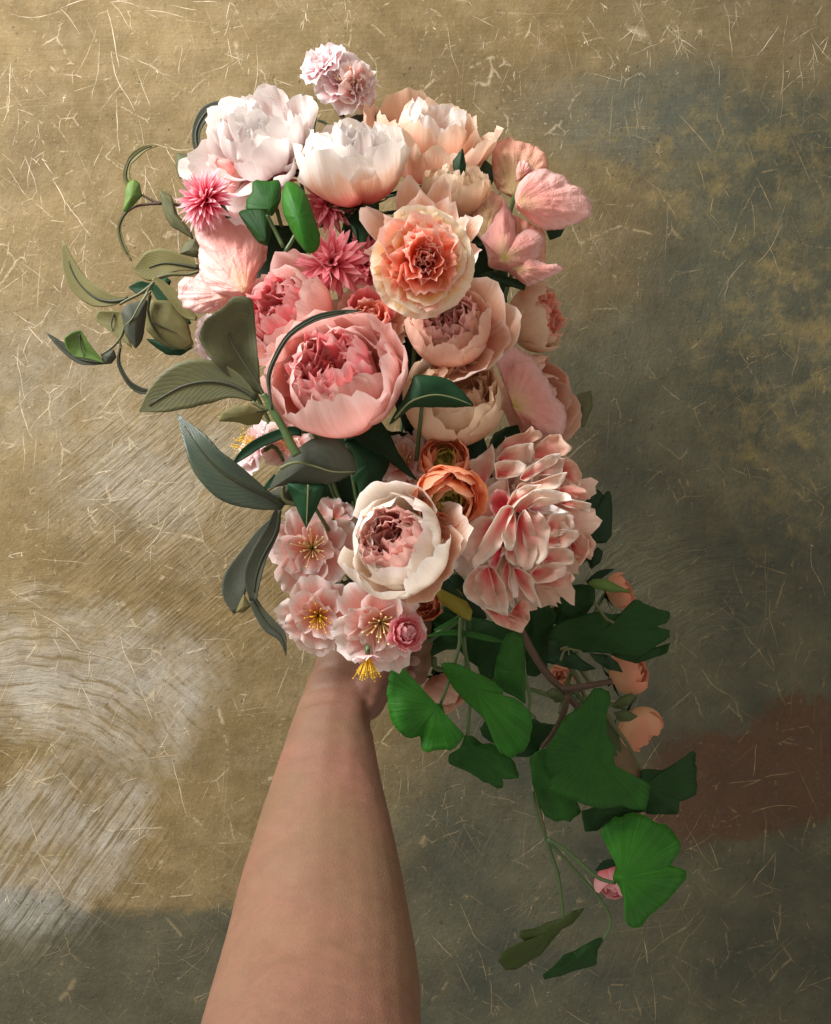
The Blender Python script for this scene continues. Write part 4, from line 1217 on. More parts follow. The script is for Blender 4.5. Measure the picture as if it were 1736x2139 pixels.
leaf(t, org, C(6, [(1010, 240), (930, 240), (850, 262), (700, 325), (590, 400), (505, 480)]), [8, 10, 11, 11, 10, 3], [10, 10, 11, 11, 10, 3], y + .03, LM['dark'], None, cup=.2)

# lower sprig
org = V(600, 1055, -.30)
t = thing('laurel_sprig', org, 'grey green laurel sprig below, with one long glossy leaf and two leaves hanging down', 'leaf sprig', GL)
y = -.315
leaf(t, org, C(6, [(880, 790), (700, 700), (500, 600), (330, 470), (200, 300), (80, 110)]), [3, 15, 32, 31, 25, 1], [12, 38, 50, 42, 22, 1], y, LM['gloss'], SM['rib'], .0012, cup=.16, wave=.10, arch=.012)
o = blade('leaf', t, org, C(6, [(755, 700), (800, 600), (880, 480), (960, 380), (1080, 300), (1160, 282), (1290, 310), (1380, 400), (1425, 540), (1300, 610), (1200, 640), (1050, 640), (900, 640), (800, 660)]), C(6, [(1080, 480)])[0], y - .02, LM['grey'], bulge=.006, wav=.004, tilt=(-.004, .008))
rib_on(o, org, C(6, [(850, 520), (920, 485), (1000, 475), (1130, 510), (1250, 545), (1415, 543)]), y - .0275, .0011, SM['pale'])
o = blade('leaf', t, org, C(6, [(755, 710), (860, 650), (930, 650), (950, 790), (880, 790), (800, 780), (765, 750)]), C(6, [(870, 720)])[0], y + .002, LM['grey'], bulge=.003)
tube('stem', t, [V(p[0], p[1], y - .004) for p in C(6, [(870, 650), (875, 740), (930, 780), (1000, 790)])], .0014, .0014, SM['olive'], base=org)
leaf(t, org, C(6, [(830, 880), (720, 1010), (620, 1150), (530, 1320), (500, 1450), (540, 1590)]), [8, 14, 17, 26, 23, 12], [8, 14, 17, 26, 26, 15], y + .035, LM['grey'], None, cup=.1, wave=.08)
leaf(t, org, C(6, [(850, 830), (820, 990), (720, 1180), (670, 1330), (650, 1510)]), [12, 23, 26, 26, 8], [2, 6, 9, 11, 6], y + .015, LM['grey'], SM['rib'], .0011, cup=.25)
leaf(t, org, C(6, [(640, 1490), (700, 1600), (770, 1690), (850, 1760), (880, 1840), (893, 1915)]), [9, 12, 15, 11, 5, .5], [9, 12, 15, 11, 5, .5], y + .018, LM['grey'], SM['rib'], .0006, cup=.25)
blade('leaf', t, org, C(6, [(580, 1455), (630, 1545), (580, 1592), (520, 1592), (550, 1520)]), C(6, [(575, 1550)])[0], y + .03, LM['yolive'], bulge=.002)
leaf(t, org, C(6, [(820, 570), (780, 620), (728, 680)]), [5, 6, 4], [5, 6, 4], y + .03, LM['dark'], None)
blade('leaf', t, org, C(6, [(930, 1380), (990, 1360), (990, 1430), (1020, 1480), (950, 1470)]), C(6, [(965, 1420)])[0], y + .09, LM['gloss'], bulge=.002)

# upper left sprig
org = V(312, 590, -.215)
t = thing('laurel_sprig', org, 'yellow olive laurel sprig reaching furthest to the left of the bouquet', 'leaf sprig', GL)
y = -.225
leaf(t, org, C(3, [(660, 1150), (560, 1172), (440, 1150), (330, 1060), (260, 940), (205, 745)]), [1, 14, 23, 20, 15, 1], [1, 8, 18, 21, 17, 1], y, LM['yolive'], SM['rib'], .0012, cup=.15, tilt=(-.004, 0), rib_to=.86)
leaf(t, org, C(3, [(1155, 940), (1020, 915), (900, 908), (790, 940), (695, 960)]), [5, 21, 32, 29, 1], [6, 14, 29, 29, 1], y + .03, LM['yolive'], SM['rib'], .0012, cup=.1, rib_to=.75)
leaf(t, org, C(3, [(830, 1010), (900, 1060), (1000, 1170), (1070, 1250), (1140, 1295)]), [3, 9, 12, 12, 4], [3, 9, 12, 12, 3], y - .012, LM['yolive'], None, cup=.3)
leaf(t, org, C(3, [(820, 1060), (900, 1130), (1000, 1220), (1095, 1330)]), [5, 15, 17, 2], [5, 15, 17, 2], y + .012, LM['dark'], None)
leaf(t, org, C(3, [(830, 1070), (740, 1080), (668, 1075)]), [7, 15, 2], [5, 13, 2], y + .012, LM['dark'], None)
blade('leaf', t, org, C(3, [(885, 1060), (890, 1020), (930, 1005), (960, 1030), (950, 1060)]), C(3, [(915, 1040)])[0], y + .014, LM['dark'], bulge=.002)
o = blade('leaf', t, org, C(3, [(615, 1240), (660, 1190), (790, 1160), (785, 1290), (760, 1440), (715, 1507), (640, 1400)]), C(3, [(705, 1320)])[0], y - .014, LM['grey'], bulge=.005, tilt=(.01, 0))
rib_on(o, org, C(3, [(800, 1110), (740, 1200), (690, 1290), (630, 1350)]), y - .020, .0010, SM['pale'])
o = blade('leaf', t, org, C(3, [(425, 1280), (450, 1235), (610, 1240), (640, 1340), (690, 1500), (560, 1400), (440, 1310)]), C(3, [(575, 1330)])[0], y - .004, LM['yolive'], bulge=-.003, tilt=(-.008, 0))
rib_on(o, org, C(3, [(560, 1260), (545, 1330), (555, 1385)]), y - .003, .0007, SM['rib'])
blade('leaf', t, org, C(3, [(940, 1490), (1060, 1505), (1125, 1485), (1030, 1550), (930, 1545), (850, 1490), (780, 1430), (860, 1440)]), C(3, [(960, 1510)])[0], y + .010, LM['dark'], bulge=.002)
o = blade('leaf', t, org, C(3, [(820, 1160), (960, 1170), (1080, 1330), (1120, 1480), (1060, 1510), (940, 1490), (850, 1440), (790, 1370), (785, 1250)]), C(3, [(930, 1350)])[0], y - .002, LM['yolive'], bulge=.004)
rib_on(o, org, C(3, [(815, 1130), (800, 1240), (840, 1360), (930, 1460), (1080, 1515)]), y - .006, .0012, SM['rib'])
rib_on(o, org, C(3, [(840, 1320), (900, 1350), (1005, 1395)]), y - .007, .0007, SM['rib'])
leaf(t, org, C(3, [(500, 1600), (400, 1590), (320, 1570), (210, 1495), (90, 1390)]), [8, 8, 10, 10, 1], [3, 8, 10, 8, 1], y + .002, LM['grey'], SM['rib'], .0006)
o = blade('leaf', t, org, C(3, [(215, 1430), (255, 1395), (330, 1370), (400, 1480), (500, 1605), (380, 1570), (290, 1560), (230, 1500)]), C(3, [(320, 1490)])[0], y - .010, LM['lime'], bulge=-.003, tilt=(.006, 0))
rib_on(o, org, C(3, [(320, 1400), (330, 1480), (355, 1560)]), y - .009, .0007, SM['rib'])
blade('leaf', t, org, C(3, [(470, 1530), (560, 1508), (578, 1560), (545, 1605), (500, 1610), (480, 1570)]), C(3, [(525, 1560)])[0], y - .004, LM['grey'], bulge=.003)
leaf(t, org, C(3, [(610, 1470), (595, 1600), (660, 1730), (740, 1790), (820, 1800)]), [2, 4, 5, 7, 5], [2, 4, 5, 7, 3], y + .012, LM['grey'], SM['rib'], .0006, cup=.3)
for pts, r in (([(860, 1010), (820, 1060), (740, 1120), (660, 1160), (600, 1195)], .0013), ([(820, 1060), (780, 1130), (720, 1220)], .0012), ([(640, 1330), (620, 1400), (590, 1450), (540, 1500), (470, 1545)], .0012),
               ([(815, 1100), (800, 1160), (800, 1240)], .0011), ([(860, 1010), (960, 985), (1080, 985), (1160, 960)], .0015), ([(600, 1440), (605, 1470), (612, 1500)], .0009)):
    stalk(t, org, 3, pts, r, r * .7, SM['olive'], y=y - .010)
blade('leaf', t, org, C(3, [(875, 395), (960, 430), (1000, 560), (1100, 690), (1120, 745), (1050, 700), (960, 650), (910, 560)]), C(3, [(980, 570)])[0], y + .02, LM['olive'], bulge=.003)
blade('leaf', t, org, C(3, [(1020, 840), (1060, 760), (1130, 735), (1180, 830), (1150, 870)]), C(3, [(1100, 810)])[0], y + .01, LM['olive'], bulge=.003)

# tendril above it
org = V(336, 424, -.19)
t = thing('vine_tendril', org, 'thin brown tendril with a twisted lime leaf, above the furthest left leaf sprig', 'leaf sprig')
y = -.20
blade('leaf', t, org, C(3, [(645, 390), (660, 350), (700, 320), (740, 350), (757, 440), (700, 500), (650, 550), (622, 540), (640, 470)]), C(3, [(690, 430)])[0], y - .004, LM['lime'], bulge=.004, tilt=(.008, 0))
leaf(t, org, C(3, [(690, 380), (645, 310), (660, 220), (700, 160), (780, 105), (865, 90)]), [7, 9, 6, 9, 6, .5], [10, 8, 6, 8, 6, .5], y, LM['yolive'], SM['rib'], .0005, cup=.3)
leaf(t, org, C(3, [(860, 490), (720, 510), (640, 560), (598, 650), (610, 740), (640, 810), (685, 890)]), [1.5, 2, 4, 4, 4.5, 5, .5], [1.5, 2, 3, 3.5, 5, 5, .5], y + .004, LM['yolive'], SM['rib'], .0008, cup=.3)
stalk(t, org, 3, [(900, 485), (850, 480), (800, 455), (755, 430)], .0012, .0008, SM['brown'], y=y - .002)
stalk(t, org, 3, [(895, 490), (800, 495), (720, 510), (650, 550)], .0012, .0007, SM['brown'], y=y - .002)
stalk(t, org, 3, [(885, 490), (1000, 500), (1150, 560), (1300, 700)], .0013, .0013, SM['brown'], y=y)

# strap leaves at the top
org = V(430, 350, -.18)
t = thing('strap_leaf_sprig', org, 'arched dark strap leaf curling round the left of the large white peony', 'leaf sprig')
y = -.2
leaf(t, org, C(1, [(330, 1110), (272, 1000), (262, 850), (330, 710), (430, 650), (590, 635)]), [4, 8, 9, 13, 14, 10], [4, 8, 9, 13, 14, 10], y, LM['grey'], SM['rib'], .0012, cup=.2)
blade('leaf', t, org, C(1, [(90, 1040), (190, 1050), (250, 1110), (220, 1200), (120, 1270), (80, 1160)]), C(1, [(160, 1140)])[0], y + .01, LM['olive'], bulge=.003)
org = V(715, 285, -.17)
t = thing('strap_leaf_sprig', org, 'arched dark strap leaf right of the brown blossom twig', 'leaf sprig')
leaf(t, org, C(2, [(60, 330), (120, 260), (200, 225), (300, 215), (360, 245)]), [5, 9, 10, 8, 4], [5, 9, 10, 8, 4], -.18, LM['grey'], SM['rib'], .0010, cup=.2)

# rounded fan leaves, upper left
GG = 'fan leaf sprigs in the bouquet'
org = V(600, 545, -.29)
t = thing('fan_leaf_sprig', org, 'three rounded green fan leaves between the pompons in the upper part', 'leaf sprig', GG)
y = -.30
blade('leaf', t, org, C(1, [(620, 1555), (700, 1530), (800, 1505), (870, 1560), (900, 1640), (915, 1736), (880, 1850), (800, 1820), (700, 1680)]), C(1, [(860, 1800)])[0], y + .02, LM['fandark'], bulge=.006, rib=.0003, ribf=7)
blade('leaf', t, org, C(1, [(750, 1290), (790, 1280), (880, 1290), (980, 1275), (1000, 1340), (1000, 1440), (960, 1530), (920, 1595), (880, 1570), (800, 1510), (700, 1540), (690, 1450), (750, 1380)]), C(1, [(895, 1530)])[0], y + .006, LM['fan'], bulge=.005, rib=.0003, ribf=7, tilt=(.004, -.006))
blade('leaf', t, org, C(1, [(1005, 1420), (1040, 1300), (1080, 1283), (1140, 1310), (1200, 1370), (1250, 1480), (1300, 1640), (1340, 1760), (1330, 1860), (1280, 1915), (1220, 1910), (1160, 1840), (1080, 1700), (1020, 1560)]), C(1, [(1150, 1600)])[0], y - .014, LM['bright'], bulge=.010, rib=.0003, ribf=7, tilt=(.004, -.006))
stalk(t, org, 1, [(880, 1580), (940, 1700), (1020, 1860)], .0012, .0014, SM['green'], y=y + .012)
stalk(t, org, 1, [(1180, 1600), (1120, 1760), (1040, 1900)], .0012, .0014, SM['green'], y=y + .004)

# dark pointed leaves
GD = 'dark pointed leaves among the flowers'
def dleaf(label, c, outline, base, y, mat='dark', rib=None, tilt=(0, 0), bulge=.005, **kw):
    P = C(c, outline)
    b = C(c, [base])[0]
    org = V(b[0], b[1], y)
    t = thing('leaf_stem', org, label, 'leaf', GD)
    o = blade('leaf', t, org, P, b, y, LM[mat], bulge=bulge, tilt=tilt, wav=.003, **kw)
    if rib:
        rib_on(o, org, C(c, rib), y - bulge - .0005, .0007, SM['pale'])
    tube('stem', t, [org + Vector((0, .004, 0)), org + (GRIP - org) * .5 + Vector((0, .06, 0)), GRIP], .0013, .0015, SM['green'], base=org)
    return t
dleaf('pointed dark green leaf lying across the beige peony cup', 5, [(255, 1010), (350, 1010), (450, 1020), (560, 1060), (640, 1130), (745, 1258), (650, 1265), (550, 1270), (240, 1265), (150, 1340), (45, 1420), (110, 1300), (190, 1180)], (330, 1150), -.345, rib=[(100, 1360), (220, 1230), (400, 1170), (560, 1190), (720, 1250)], tilt=(.004, .004))
dleaf('dark green leaf pointing down onto the blossom, under the oval grey leaf', 6, [(900, 630), (1190, 640), (1165, 720), (1130, 800), (1045, 965), (990, 850)], (1050, 720), -.332, rib=[(1060, 640), (1055, 760), (1046, 950)], tilt=(0, .004))
dleaf('heart shaped dark leaf right of the oval grey leaf', 6, [(1320, 310), (1450, 290), (1600, 285), (1660, 380), (1668, 480), (1620, 590), (1550, 680), (1480, 760), (1440, 710), (1430, 640), (1380, 590), (1430, 540), (1390, 400)], (1520, 480), -.29)
dleaf('dim olive leaf at the right edge in the shade, beside the crumpled rose', 5, [(1560, 1170), (1680, 1135), (1690, 1260), (1620, 1430), (1520, 1425), (1580, 1360), (1590, 1260)], (1615, 1290), -.16, 'olive')
dleaf('grey leaf in the shade touching the crumpled rose at the right', 5, [(1400, 1180), (1540, 1180), (1590, 1260), (1590, 1380), (1500, 1400), (1430, 1350)], (1480, 1290), -.17, 'grey')
dleaf('dark leaf below the pointed poppy at the right', 5, [(770, 210), (860, 170), (1000, 220), (1120, 250), (1150, 290), (1140, 330), (1040, 300), (900, 290), (820, 300)], (940, 250), -.262, 'deep')
dleaf('dark leaf tip between the beige peony cup and the layered peony', 5, [(870, 1540), (900, 1480), (1000, 1430), (1090, 1408), (1110, 1480), (960, 1560), (850, 1620)], (960, 1500), -.25)
dleaf('green leaf standing in front of the peach peony at the top', 2, [(785, 510), (850, 425), (872, 540), (855, 640), (800, 650)], (825, 560), -.25, 'deep')
dleaf('dark leaf between the large white peony and the white bowl', 1, [(900, 1170), (1060, 1100), (1070, 1050), (1190, 940), (1290, 930), (1300, 1010), (1200, 1090), (1180, 1200), (1000, 1190)], (1130, 1090), -.235, 'deep')
dleaf('brown olive leaf between the lower blossoms and the white peony cup', 6, [(1280, 1400), (1300, 1370), (1440, 1320), (1570, 1420), (1500, 1490), (1380, 1510), (1310, 1480)], (1410, 1420), -.28, 'grey', rib=[(1290, 1460), (1350, 1400), (1440, 1340)])
dleaf('yellow green leaf hanging below the white peony cup', 9, [(265, 105), (300, 90), (400, 130), (440, 190), (470, 240), (460, 290), (430, 280), (370, 240), (310, 200), (280, 150)], (370, 180), -.315, 'yellow', tilt=(.004, 0))
dleaf('dark leaf right of the small cream peony', 2, [(960, 560), (1000, 500), (1040, 540), (1050, 640), (1010, 700), (960, 660)], (1005, 600), -.21, 'deep')
dleaf('dark jagged leaf at the right of the layered peony', 7, [(1450, 400), (1455, 360), (1500, 365), (1525, 430), (1545, 425), (1575, 470), (1590, 435), (1615, 435), (1625, 560), (1620, 700), (1590, 740), (1520, 745), (1450, 700), (1400, 640), (1420, 540), (1440, 470)], (1510, 590), -.22, 'deep')
dleaf('small dark leaf below the jagged one at the right of the layered peony', 7, [(1540, 765), (1570, 790), (1555, 850), (1500, 890), (1470, 820)], (1520, 820), -.215, 'deep')
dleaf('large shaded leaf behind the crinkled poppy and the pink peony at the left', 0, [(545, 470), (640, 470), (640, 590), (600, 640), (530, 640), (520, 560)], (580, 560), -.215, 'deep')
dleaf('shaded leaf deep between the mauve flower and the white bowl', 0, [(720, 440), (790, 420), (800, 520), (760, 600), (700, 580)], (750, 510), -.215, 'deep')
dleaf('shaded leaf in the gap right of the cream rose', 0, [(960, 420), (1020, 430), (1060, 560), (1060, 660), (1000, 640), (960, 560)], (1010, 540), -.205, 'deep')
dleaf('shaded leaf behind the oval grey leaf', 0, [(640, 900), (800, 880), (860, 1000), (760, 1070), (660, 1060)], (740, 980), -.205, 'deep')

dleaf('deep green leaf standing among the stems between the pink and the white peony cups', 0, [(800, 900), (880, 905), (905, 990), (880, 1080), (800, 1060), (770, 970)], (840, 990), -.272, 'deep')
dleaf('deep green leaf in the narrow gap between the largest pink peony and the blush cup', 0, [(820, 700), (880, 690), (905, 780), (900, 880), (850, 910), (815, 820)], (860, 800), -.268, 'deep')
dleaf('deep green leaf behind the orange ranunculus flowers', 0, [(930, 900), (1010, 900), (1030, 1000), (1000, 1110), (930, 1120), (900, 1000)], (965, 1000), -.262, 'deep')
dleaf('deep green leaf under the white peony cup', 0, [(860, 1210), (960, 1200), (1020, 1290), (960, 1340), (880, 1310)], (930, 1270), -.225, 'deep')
# ------------------------------------------------------------------ fan leaf sprigs, lower right
def fan(t, org, c, outline, base, y, mat, tilt=(0, 0), bulge=.003, rib=.0003, ribf=7, **kw):
    return blade('leaf', t, org, C(c, outline), C(c, [base])[0], y, LM[mat], tilt=tilt, bulge=bulge, rib=rib, ribf=ribf, wav=.009, M_=110, J=10, **kw)

org = V(960, 1330, -.26)
t = thing('fan_leaf_sprig', org, 'bright green fan leaves hanging right beside the hand', 'leaf sprig', GG)
fan(t, org, 9, [(45, 520), (95, 520), (130, 570), (160, 640), (200, 700), (250, 722), (310, 725), (330, 790), (380, 850), (430, 885), (400, 935), (360, 970), (335, 962), (270, 965), (240, 980), (205, 960), (203, 925), (200, 890), (150, 905), (110, 890), (60, 840), (35, 770), (28, 680), (30, 590)], (290, 735), -.30, 'bright', tilt=(.004, -.003))
fan(t, org, 9, [(300, 510), (380, 508), (450, 545), (520, 575), (590, 610), (630, 650), (628, 690), (690, 695), (740, 730), (785, 790), (785, 870), (760, 940), (720, 990), (680, 1010), (620, 990), (585, 930), (570, 870), (530, 800), (470, 740), (420, 700), (370, 640), (330, 570)], (480, 640), -.305, 'bright', tilt=(-.003, .004))
fan(t, org, 9, [(690, 343), (735, 365), (745, 480), (745, 640), (748, 725), (700, 690), (640, 660), (590, 620), (583, 560), (600, 480), (625, 410), (650, 360)], (690, 560), -.285, 'fan', rib=.0002)
fan(t, org, 9, [(430, 885), (470, 890), (520, 935), (575, 930), (640, 990), (680, 1015), (715, 1112), (690, 1118), (630, 1115), (632, 1160), (600, 1165), (560, 1140), (530, 1135), (470, 1090), (400, 1060), (345, 1030), (345, 990), (400, 960), (420, 920)], (470, 950), -.285, 'fan')
fan(t, org, 9, [(510, 850), (540, 815), (600, 870), (700, 850), (790, 800), (830, 825), (910, 830), (860, 900), (830, 960), (770, 1000), (700, 1000), (560, 920), (520, 890)], (680, 920), -.255, 'fandark')
fan(t, org, 9, [(270, 230), (400, 270), (470, 270), (600, 300), (700, 345), (640, 400), (600, 480), (580, 590), (515, 590), (510, 540), (450, 500), (400, 440), (330, 440), (240, 485), (100, 490), (190, 400), (260, 350)], (450, 380), -.24, 'fandark')
fan(t, org, 9, [(760, 180), (870, 200), (910, 260), (870, 390), (860, 540), (800, 585), (755, 580), (740, 380)], (810, 400), -.23, 'fandark')
leaf(t, org, C(9, [(240, 370), (330, 352), (450, 358), (560, 385), (630, 400)]), [2, 6, 7, 6, 2], [2, 5, 5, 6, 2], -.29, LM['fan'], None)
leaf(t, org, C(9, [(410, 270), (340, 310), (270, 340)]), [3, 5, 2], [3, 5, 2], -.29, LM['fan'], None)
for pts, r, yy in (([(410, 270), (405, 350), (400, 430), (350, 600), (305, 725)], .0011, -.292), ([(425, 270), (430, 430), (455, 560), (462, 640), (445, 890)], .0012, -.289), ([(745, 560), (770, 700), (765, 760), (800, 800)], .0010, -.27),
                   ([(270, 480), (275, 530), (320, 545), (420, 530), (440, 480)], .0016, -.262), ([(430, 260), (300, 350), (90, 500)], .0022, -.25)):
    tube('stem', t, [V(p[0], p[1], yy) for p in C(9, pts)], r * 1.2, r, SM['green'], base=org)

org = V(1095, 1325, -.25)
t = thing('fan_leaf_sprig', org, 'brown forked twig carrying the largest cluster of dark fan leaves', 'leaf sprig', GG)
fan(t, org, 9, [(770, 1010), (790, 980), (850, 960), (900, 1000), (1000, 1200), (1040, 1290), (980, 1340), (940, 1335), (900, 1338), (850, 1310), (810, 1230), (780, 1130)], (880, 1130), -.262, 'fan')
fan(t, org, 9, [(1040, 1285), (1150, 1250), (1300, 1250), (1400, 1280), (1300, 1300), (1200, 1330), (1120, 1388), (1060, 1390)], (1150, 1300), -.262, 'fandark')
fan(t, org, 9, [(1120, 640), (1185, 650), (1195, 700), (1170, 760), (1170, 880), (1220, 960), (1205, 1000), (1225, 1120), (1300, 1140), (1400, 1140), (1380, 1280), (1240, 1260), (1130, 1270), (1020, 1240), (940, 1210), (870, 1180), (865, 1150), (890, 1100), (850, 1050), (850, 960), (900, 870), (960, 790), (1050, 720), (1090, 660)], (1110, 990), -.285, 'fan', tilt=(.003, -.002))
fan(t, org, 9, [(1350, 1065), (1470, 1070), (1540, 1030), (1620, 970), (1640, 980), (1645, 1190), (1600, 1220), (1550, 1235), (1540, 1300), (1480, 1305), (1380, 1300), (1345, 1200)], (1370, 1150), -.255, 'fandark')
blade('leaf', t, org, C(9, [(1180, 900), (1240, 930), (1290, 960), (1360, 1070), (1345, 1145), (1220, 1120), (1205, 1000)]), C(9, [(1270, 1040)])[0], -.25, LM['tan'], bulge=.003)
leaf(t, org, C(9, [(1165, 780), (1200, 860), (1220, 960), (1240, 1000)]), [5, 11, 12, 2], [5, 11, 12, 2], -.252, LM['sepal'], None)
for pts, r, yy in (([(700, 300), (735, 360), (800, 480), (870, 580), (930, 640), (975, 685), (1020, 745)], .0030, -.245), ([(970, 680), (945, 780), (890, 880), (835, 950)], .0022, -.268), ([(930, 650), (1020, 640), (1100, 625), (1200, 608)], .0026, -.246),
                   ([(980, 530), (1020, 600), (1060, 690)], .0020, -.22), ([(1030, 530), (1060, 580), (1090, 620)], .0018, -.22), ([(1170, 780), (1220, 850), (1290, 950), (1355, 1070)], .0016, -.256),
                   ([(835, 950), (790, 1060), (805, 1200), (830, 1320), (850, 1389)], .0013, -.256)):
    tube('stem', t, [V(p[0], p[1], yy) for p in C(9, pts)], r, r * .75, SM['brown'] if r > .002 else SM['olive'], base=org, ns=9)
blade('bud_scale', t, org, C(9, [(860, 660), (890, 640), (935, 660), (960, 700), (920, 715), (870, 690)]), C(9, [(910, 680)])[0], -.25, LM['sepal'], bulge=.006)
blade('bud_scale', t, org, C(9, [(1200, 740), (1240, 690), (1300, 668), (1325, 690), (1290, 730), (1230, 750)]), C(9, [(1260, 710)])[0], -.262, LM['sepal'], bulge=.004)
blade('bud_scale', t, org, C(9, [(1210, 770), (1270, 755), (1335, 790), (1290, 815), (1240, 815)]), C(9, [(1270, 785)])[0], -.264, LM['sepal'], bulge=.004)

org = V(1140, 1736, -.25)
t = thing('fan_leaf_sprig', org, 'lowest hanging sprig with one large light green fan leaf and two small dark ones', 'leaf sprig', GG)
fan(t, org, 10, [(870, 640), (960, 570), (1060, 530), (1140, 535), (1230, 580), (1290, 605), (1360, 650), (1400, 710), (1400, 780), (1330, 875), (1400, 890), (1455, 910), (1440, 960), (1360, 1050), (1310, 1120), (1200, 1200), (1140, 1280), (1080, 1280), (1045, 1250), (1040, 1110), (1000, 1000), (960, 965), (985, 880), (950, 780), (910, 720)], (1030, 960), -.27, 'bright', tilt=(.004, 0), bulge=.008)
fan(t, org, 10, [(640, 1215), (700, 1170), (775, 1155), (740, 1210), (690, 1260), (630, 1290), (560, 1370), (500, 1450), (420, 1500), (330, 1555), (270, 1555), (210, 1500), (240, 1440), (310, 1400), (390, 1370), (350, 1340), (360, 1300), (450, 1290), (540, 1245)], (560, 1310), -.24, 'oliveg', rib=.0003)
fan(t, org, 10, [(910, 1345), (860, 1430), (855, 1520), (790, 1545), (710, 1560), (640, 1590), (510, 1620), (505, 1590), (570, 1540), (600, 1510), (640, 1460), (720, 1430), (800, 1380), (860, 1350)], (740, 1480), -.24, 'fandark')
for pts, r, yy in (([(440, 400), (470, 520), (500, 620), (530, 710)], .0016, -.255), ([(530, 700), (565, 820), (600, 920), (625, 1080), (640, 1225)], .0014, -.25), ([(540, 720), (620, 800), (700, 890), (850, 1060), (930, 1180), (945, 1270), (900, 1360)], .0012, -.25),
                   ([(535, 705), (620, 750), (720, 830), (830, 930), (900, 970), (980, 990)], .0015, -.268)):
    tube('stem', t, [V(p[0], p[1], yy) for p in C(10, pts)], r, r * .8, SM['green'], base=org)
leaf(t, org, C(10, [(985, 850), (920, 870), (850, 910)]), [5, 9, 2], [5, 9, 2], -.205, LM['dark'], None)

org = V(1120, 1300, -.20)
t = thing('fan_leaf_sprig', org, 'dense dark fan leaves at the right below the layered peony', 'leaf sprig', GG)
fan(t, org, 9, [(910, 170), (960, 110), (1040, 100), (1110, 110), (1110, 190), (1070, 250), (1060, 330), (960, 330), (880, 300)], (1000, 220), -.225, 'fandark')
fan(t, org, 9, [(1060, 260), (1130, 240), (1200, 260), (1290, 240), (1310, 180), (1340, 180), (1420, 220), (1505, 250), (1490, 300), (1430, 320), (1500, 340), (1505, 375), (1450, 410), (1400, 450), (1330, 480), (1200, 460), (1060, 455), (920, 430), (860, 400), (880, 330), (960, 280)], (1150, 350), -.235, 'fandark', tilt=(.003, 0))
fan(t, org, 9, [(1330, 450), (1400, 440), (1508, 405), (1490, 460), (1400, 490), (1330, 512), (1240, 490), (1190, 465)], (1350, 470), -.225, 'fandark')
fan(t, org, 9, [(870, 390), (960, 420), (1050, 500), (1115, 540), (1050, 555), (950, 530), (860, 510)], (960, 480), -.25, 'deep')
fan(t, org, 9, [(1080, 460), (1180, 470), (1230, 510), (1258, 560), (1180, 545), (1110, 500)], (1170, 505), -.25, 'deep')
blade('leaf', t, org, C(9, [(1070, 95), (1100, 75), (1160, 70), (1300, 142), (1200, 142), (1110, 122)]), C(9, [(1150, 105)])[0], -.235, LM['lime'], bulge=.004)
leaf(t, org, C(9, [(1070, 95), (1140, 50), (1210, 20)]), [5, 8, 1], [5, 9, 1], -.215, LM['deep'], None)
for pts, r, yy in (([(1105, 190), (1140, 240), (1170, 280), (1210, 300)], .0012, -.245), ([(700, 300), (850, 240), (1000, 220), (1110, 180)], .0018, -.215), ([(930, 440), (965, 430), (975, 470)], .0010, -.254), ([(930, 500), (960, 440), (1040, 450)], .0009, -.255)):
    tube('stem', t, [V(p[0], p[1], yy) for p in C(9, pts)], r, r * .8, SM['olive'], base=org)
# ------------------------------------------------------------------ the arm and the hand
def skin_material():
    m, nt, out = nt_new('skin')
    g = N(nt)
    tc = g.node('ShaderNodeTexCoord')
    P = tc.outputs['Object']
    big = g.noise(P, 16.0, 4, .6)
    mid = g.noise(P, 48.0, 7, .72, .6)
    fine = g.noise(P, 620.0, 3, .6)
    c = g.mix(g.ramp(big, [(.32, 0), (.68, 1)]), (.185, .114, .067, 1), (.260, .124, .086, 1))
    c = g.mix(g.math('MULTIPLY', g.ramp(mid, [(.40, 0), (.66, 1)]), .6), c, (.17, .083, .054, 1))
    c = g.mix(g.math('MULTIPLY', g.ramp(g.noise(P, 9.0, 2, .5), [(.5, 0), (.75, 1)]), .4), c, (.19, .125, .06, 1))
    vo = g.node('ShaderNodeTexVoronoi')
    g.put(vo.inputs['Vector'], P)
    vo.inputs['Scale'].default_value = 70.0
    sp = g.ramp(g.math('ADD', vo.outputs['Distance'], g.math('MULTIPLY', g.noise(P, 41.0, 2), .5)), [(.25, 1), (.32, 0)])
    c = g.mix(g.math('MULTIPLY', sp, .55), c, (.22, .10, .06, 1))
    hs = g.node('ShaderNodeHueSaturation')
    g.put(hs.inputs['Color'], c)
    g.put(hs.inputs['Value'], g.math('ADD', .88, g.math('MULTIPLY', fine, .22)))
    p = g.node('ShaderNodeBsdfPrincipled')
    g.put(p.inputs['Base Color'], hs.outputs[0])
    p.inputs['Roughness'].default_value = .52
    p.inputs['Specular IOR Level'].default_value = .35
    p.inputs['Subsurface Weight'].default_value = .12
    p.inputs['Subsurface Radius'].default_value = (1.0, .35, .2)
    p.inputs['Subsurface Scale'].default_value = .006
    # skin cells
    vc = g.node('ShaderNodeTexVoronoi', feature='DISTANCE_TO_EDGE')
    g.put(vc.inputs['Vector'], P)
    vc.inputs['Scale'].default_value = 640.0
    ht = g.math('ADD', g.math('MULTIPLY', vc.outputs['Distance'], .8), g.math('ADD', g.math('MULTIPLY', fine, .5), g.math('MULTIPLY', mid, .8)))
    g.put(p.inputs['Normal'], g.bump(ht, .28, .0009))
    nt.links.new(p.outputs[0], out.inputs[0])
    return m

SKIN = skin_material()

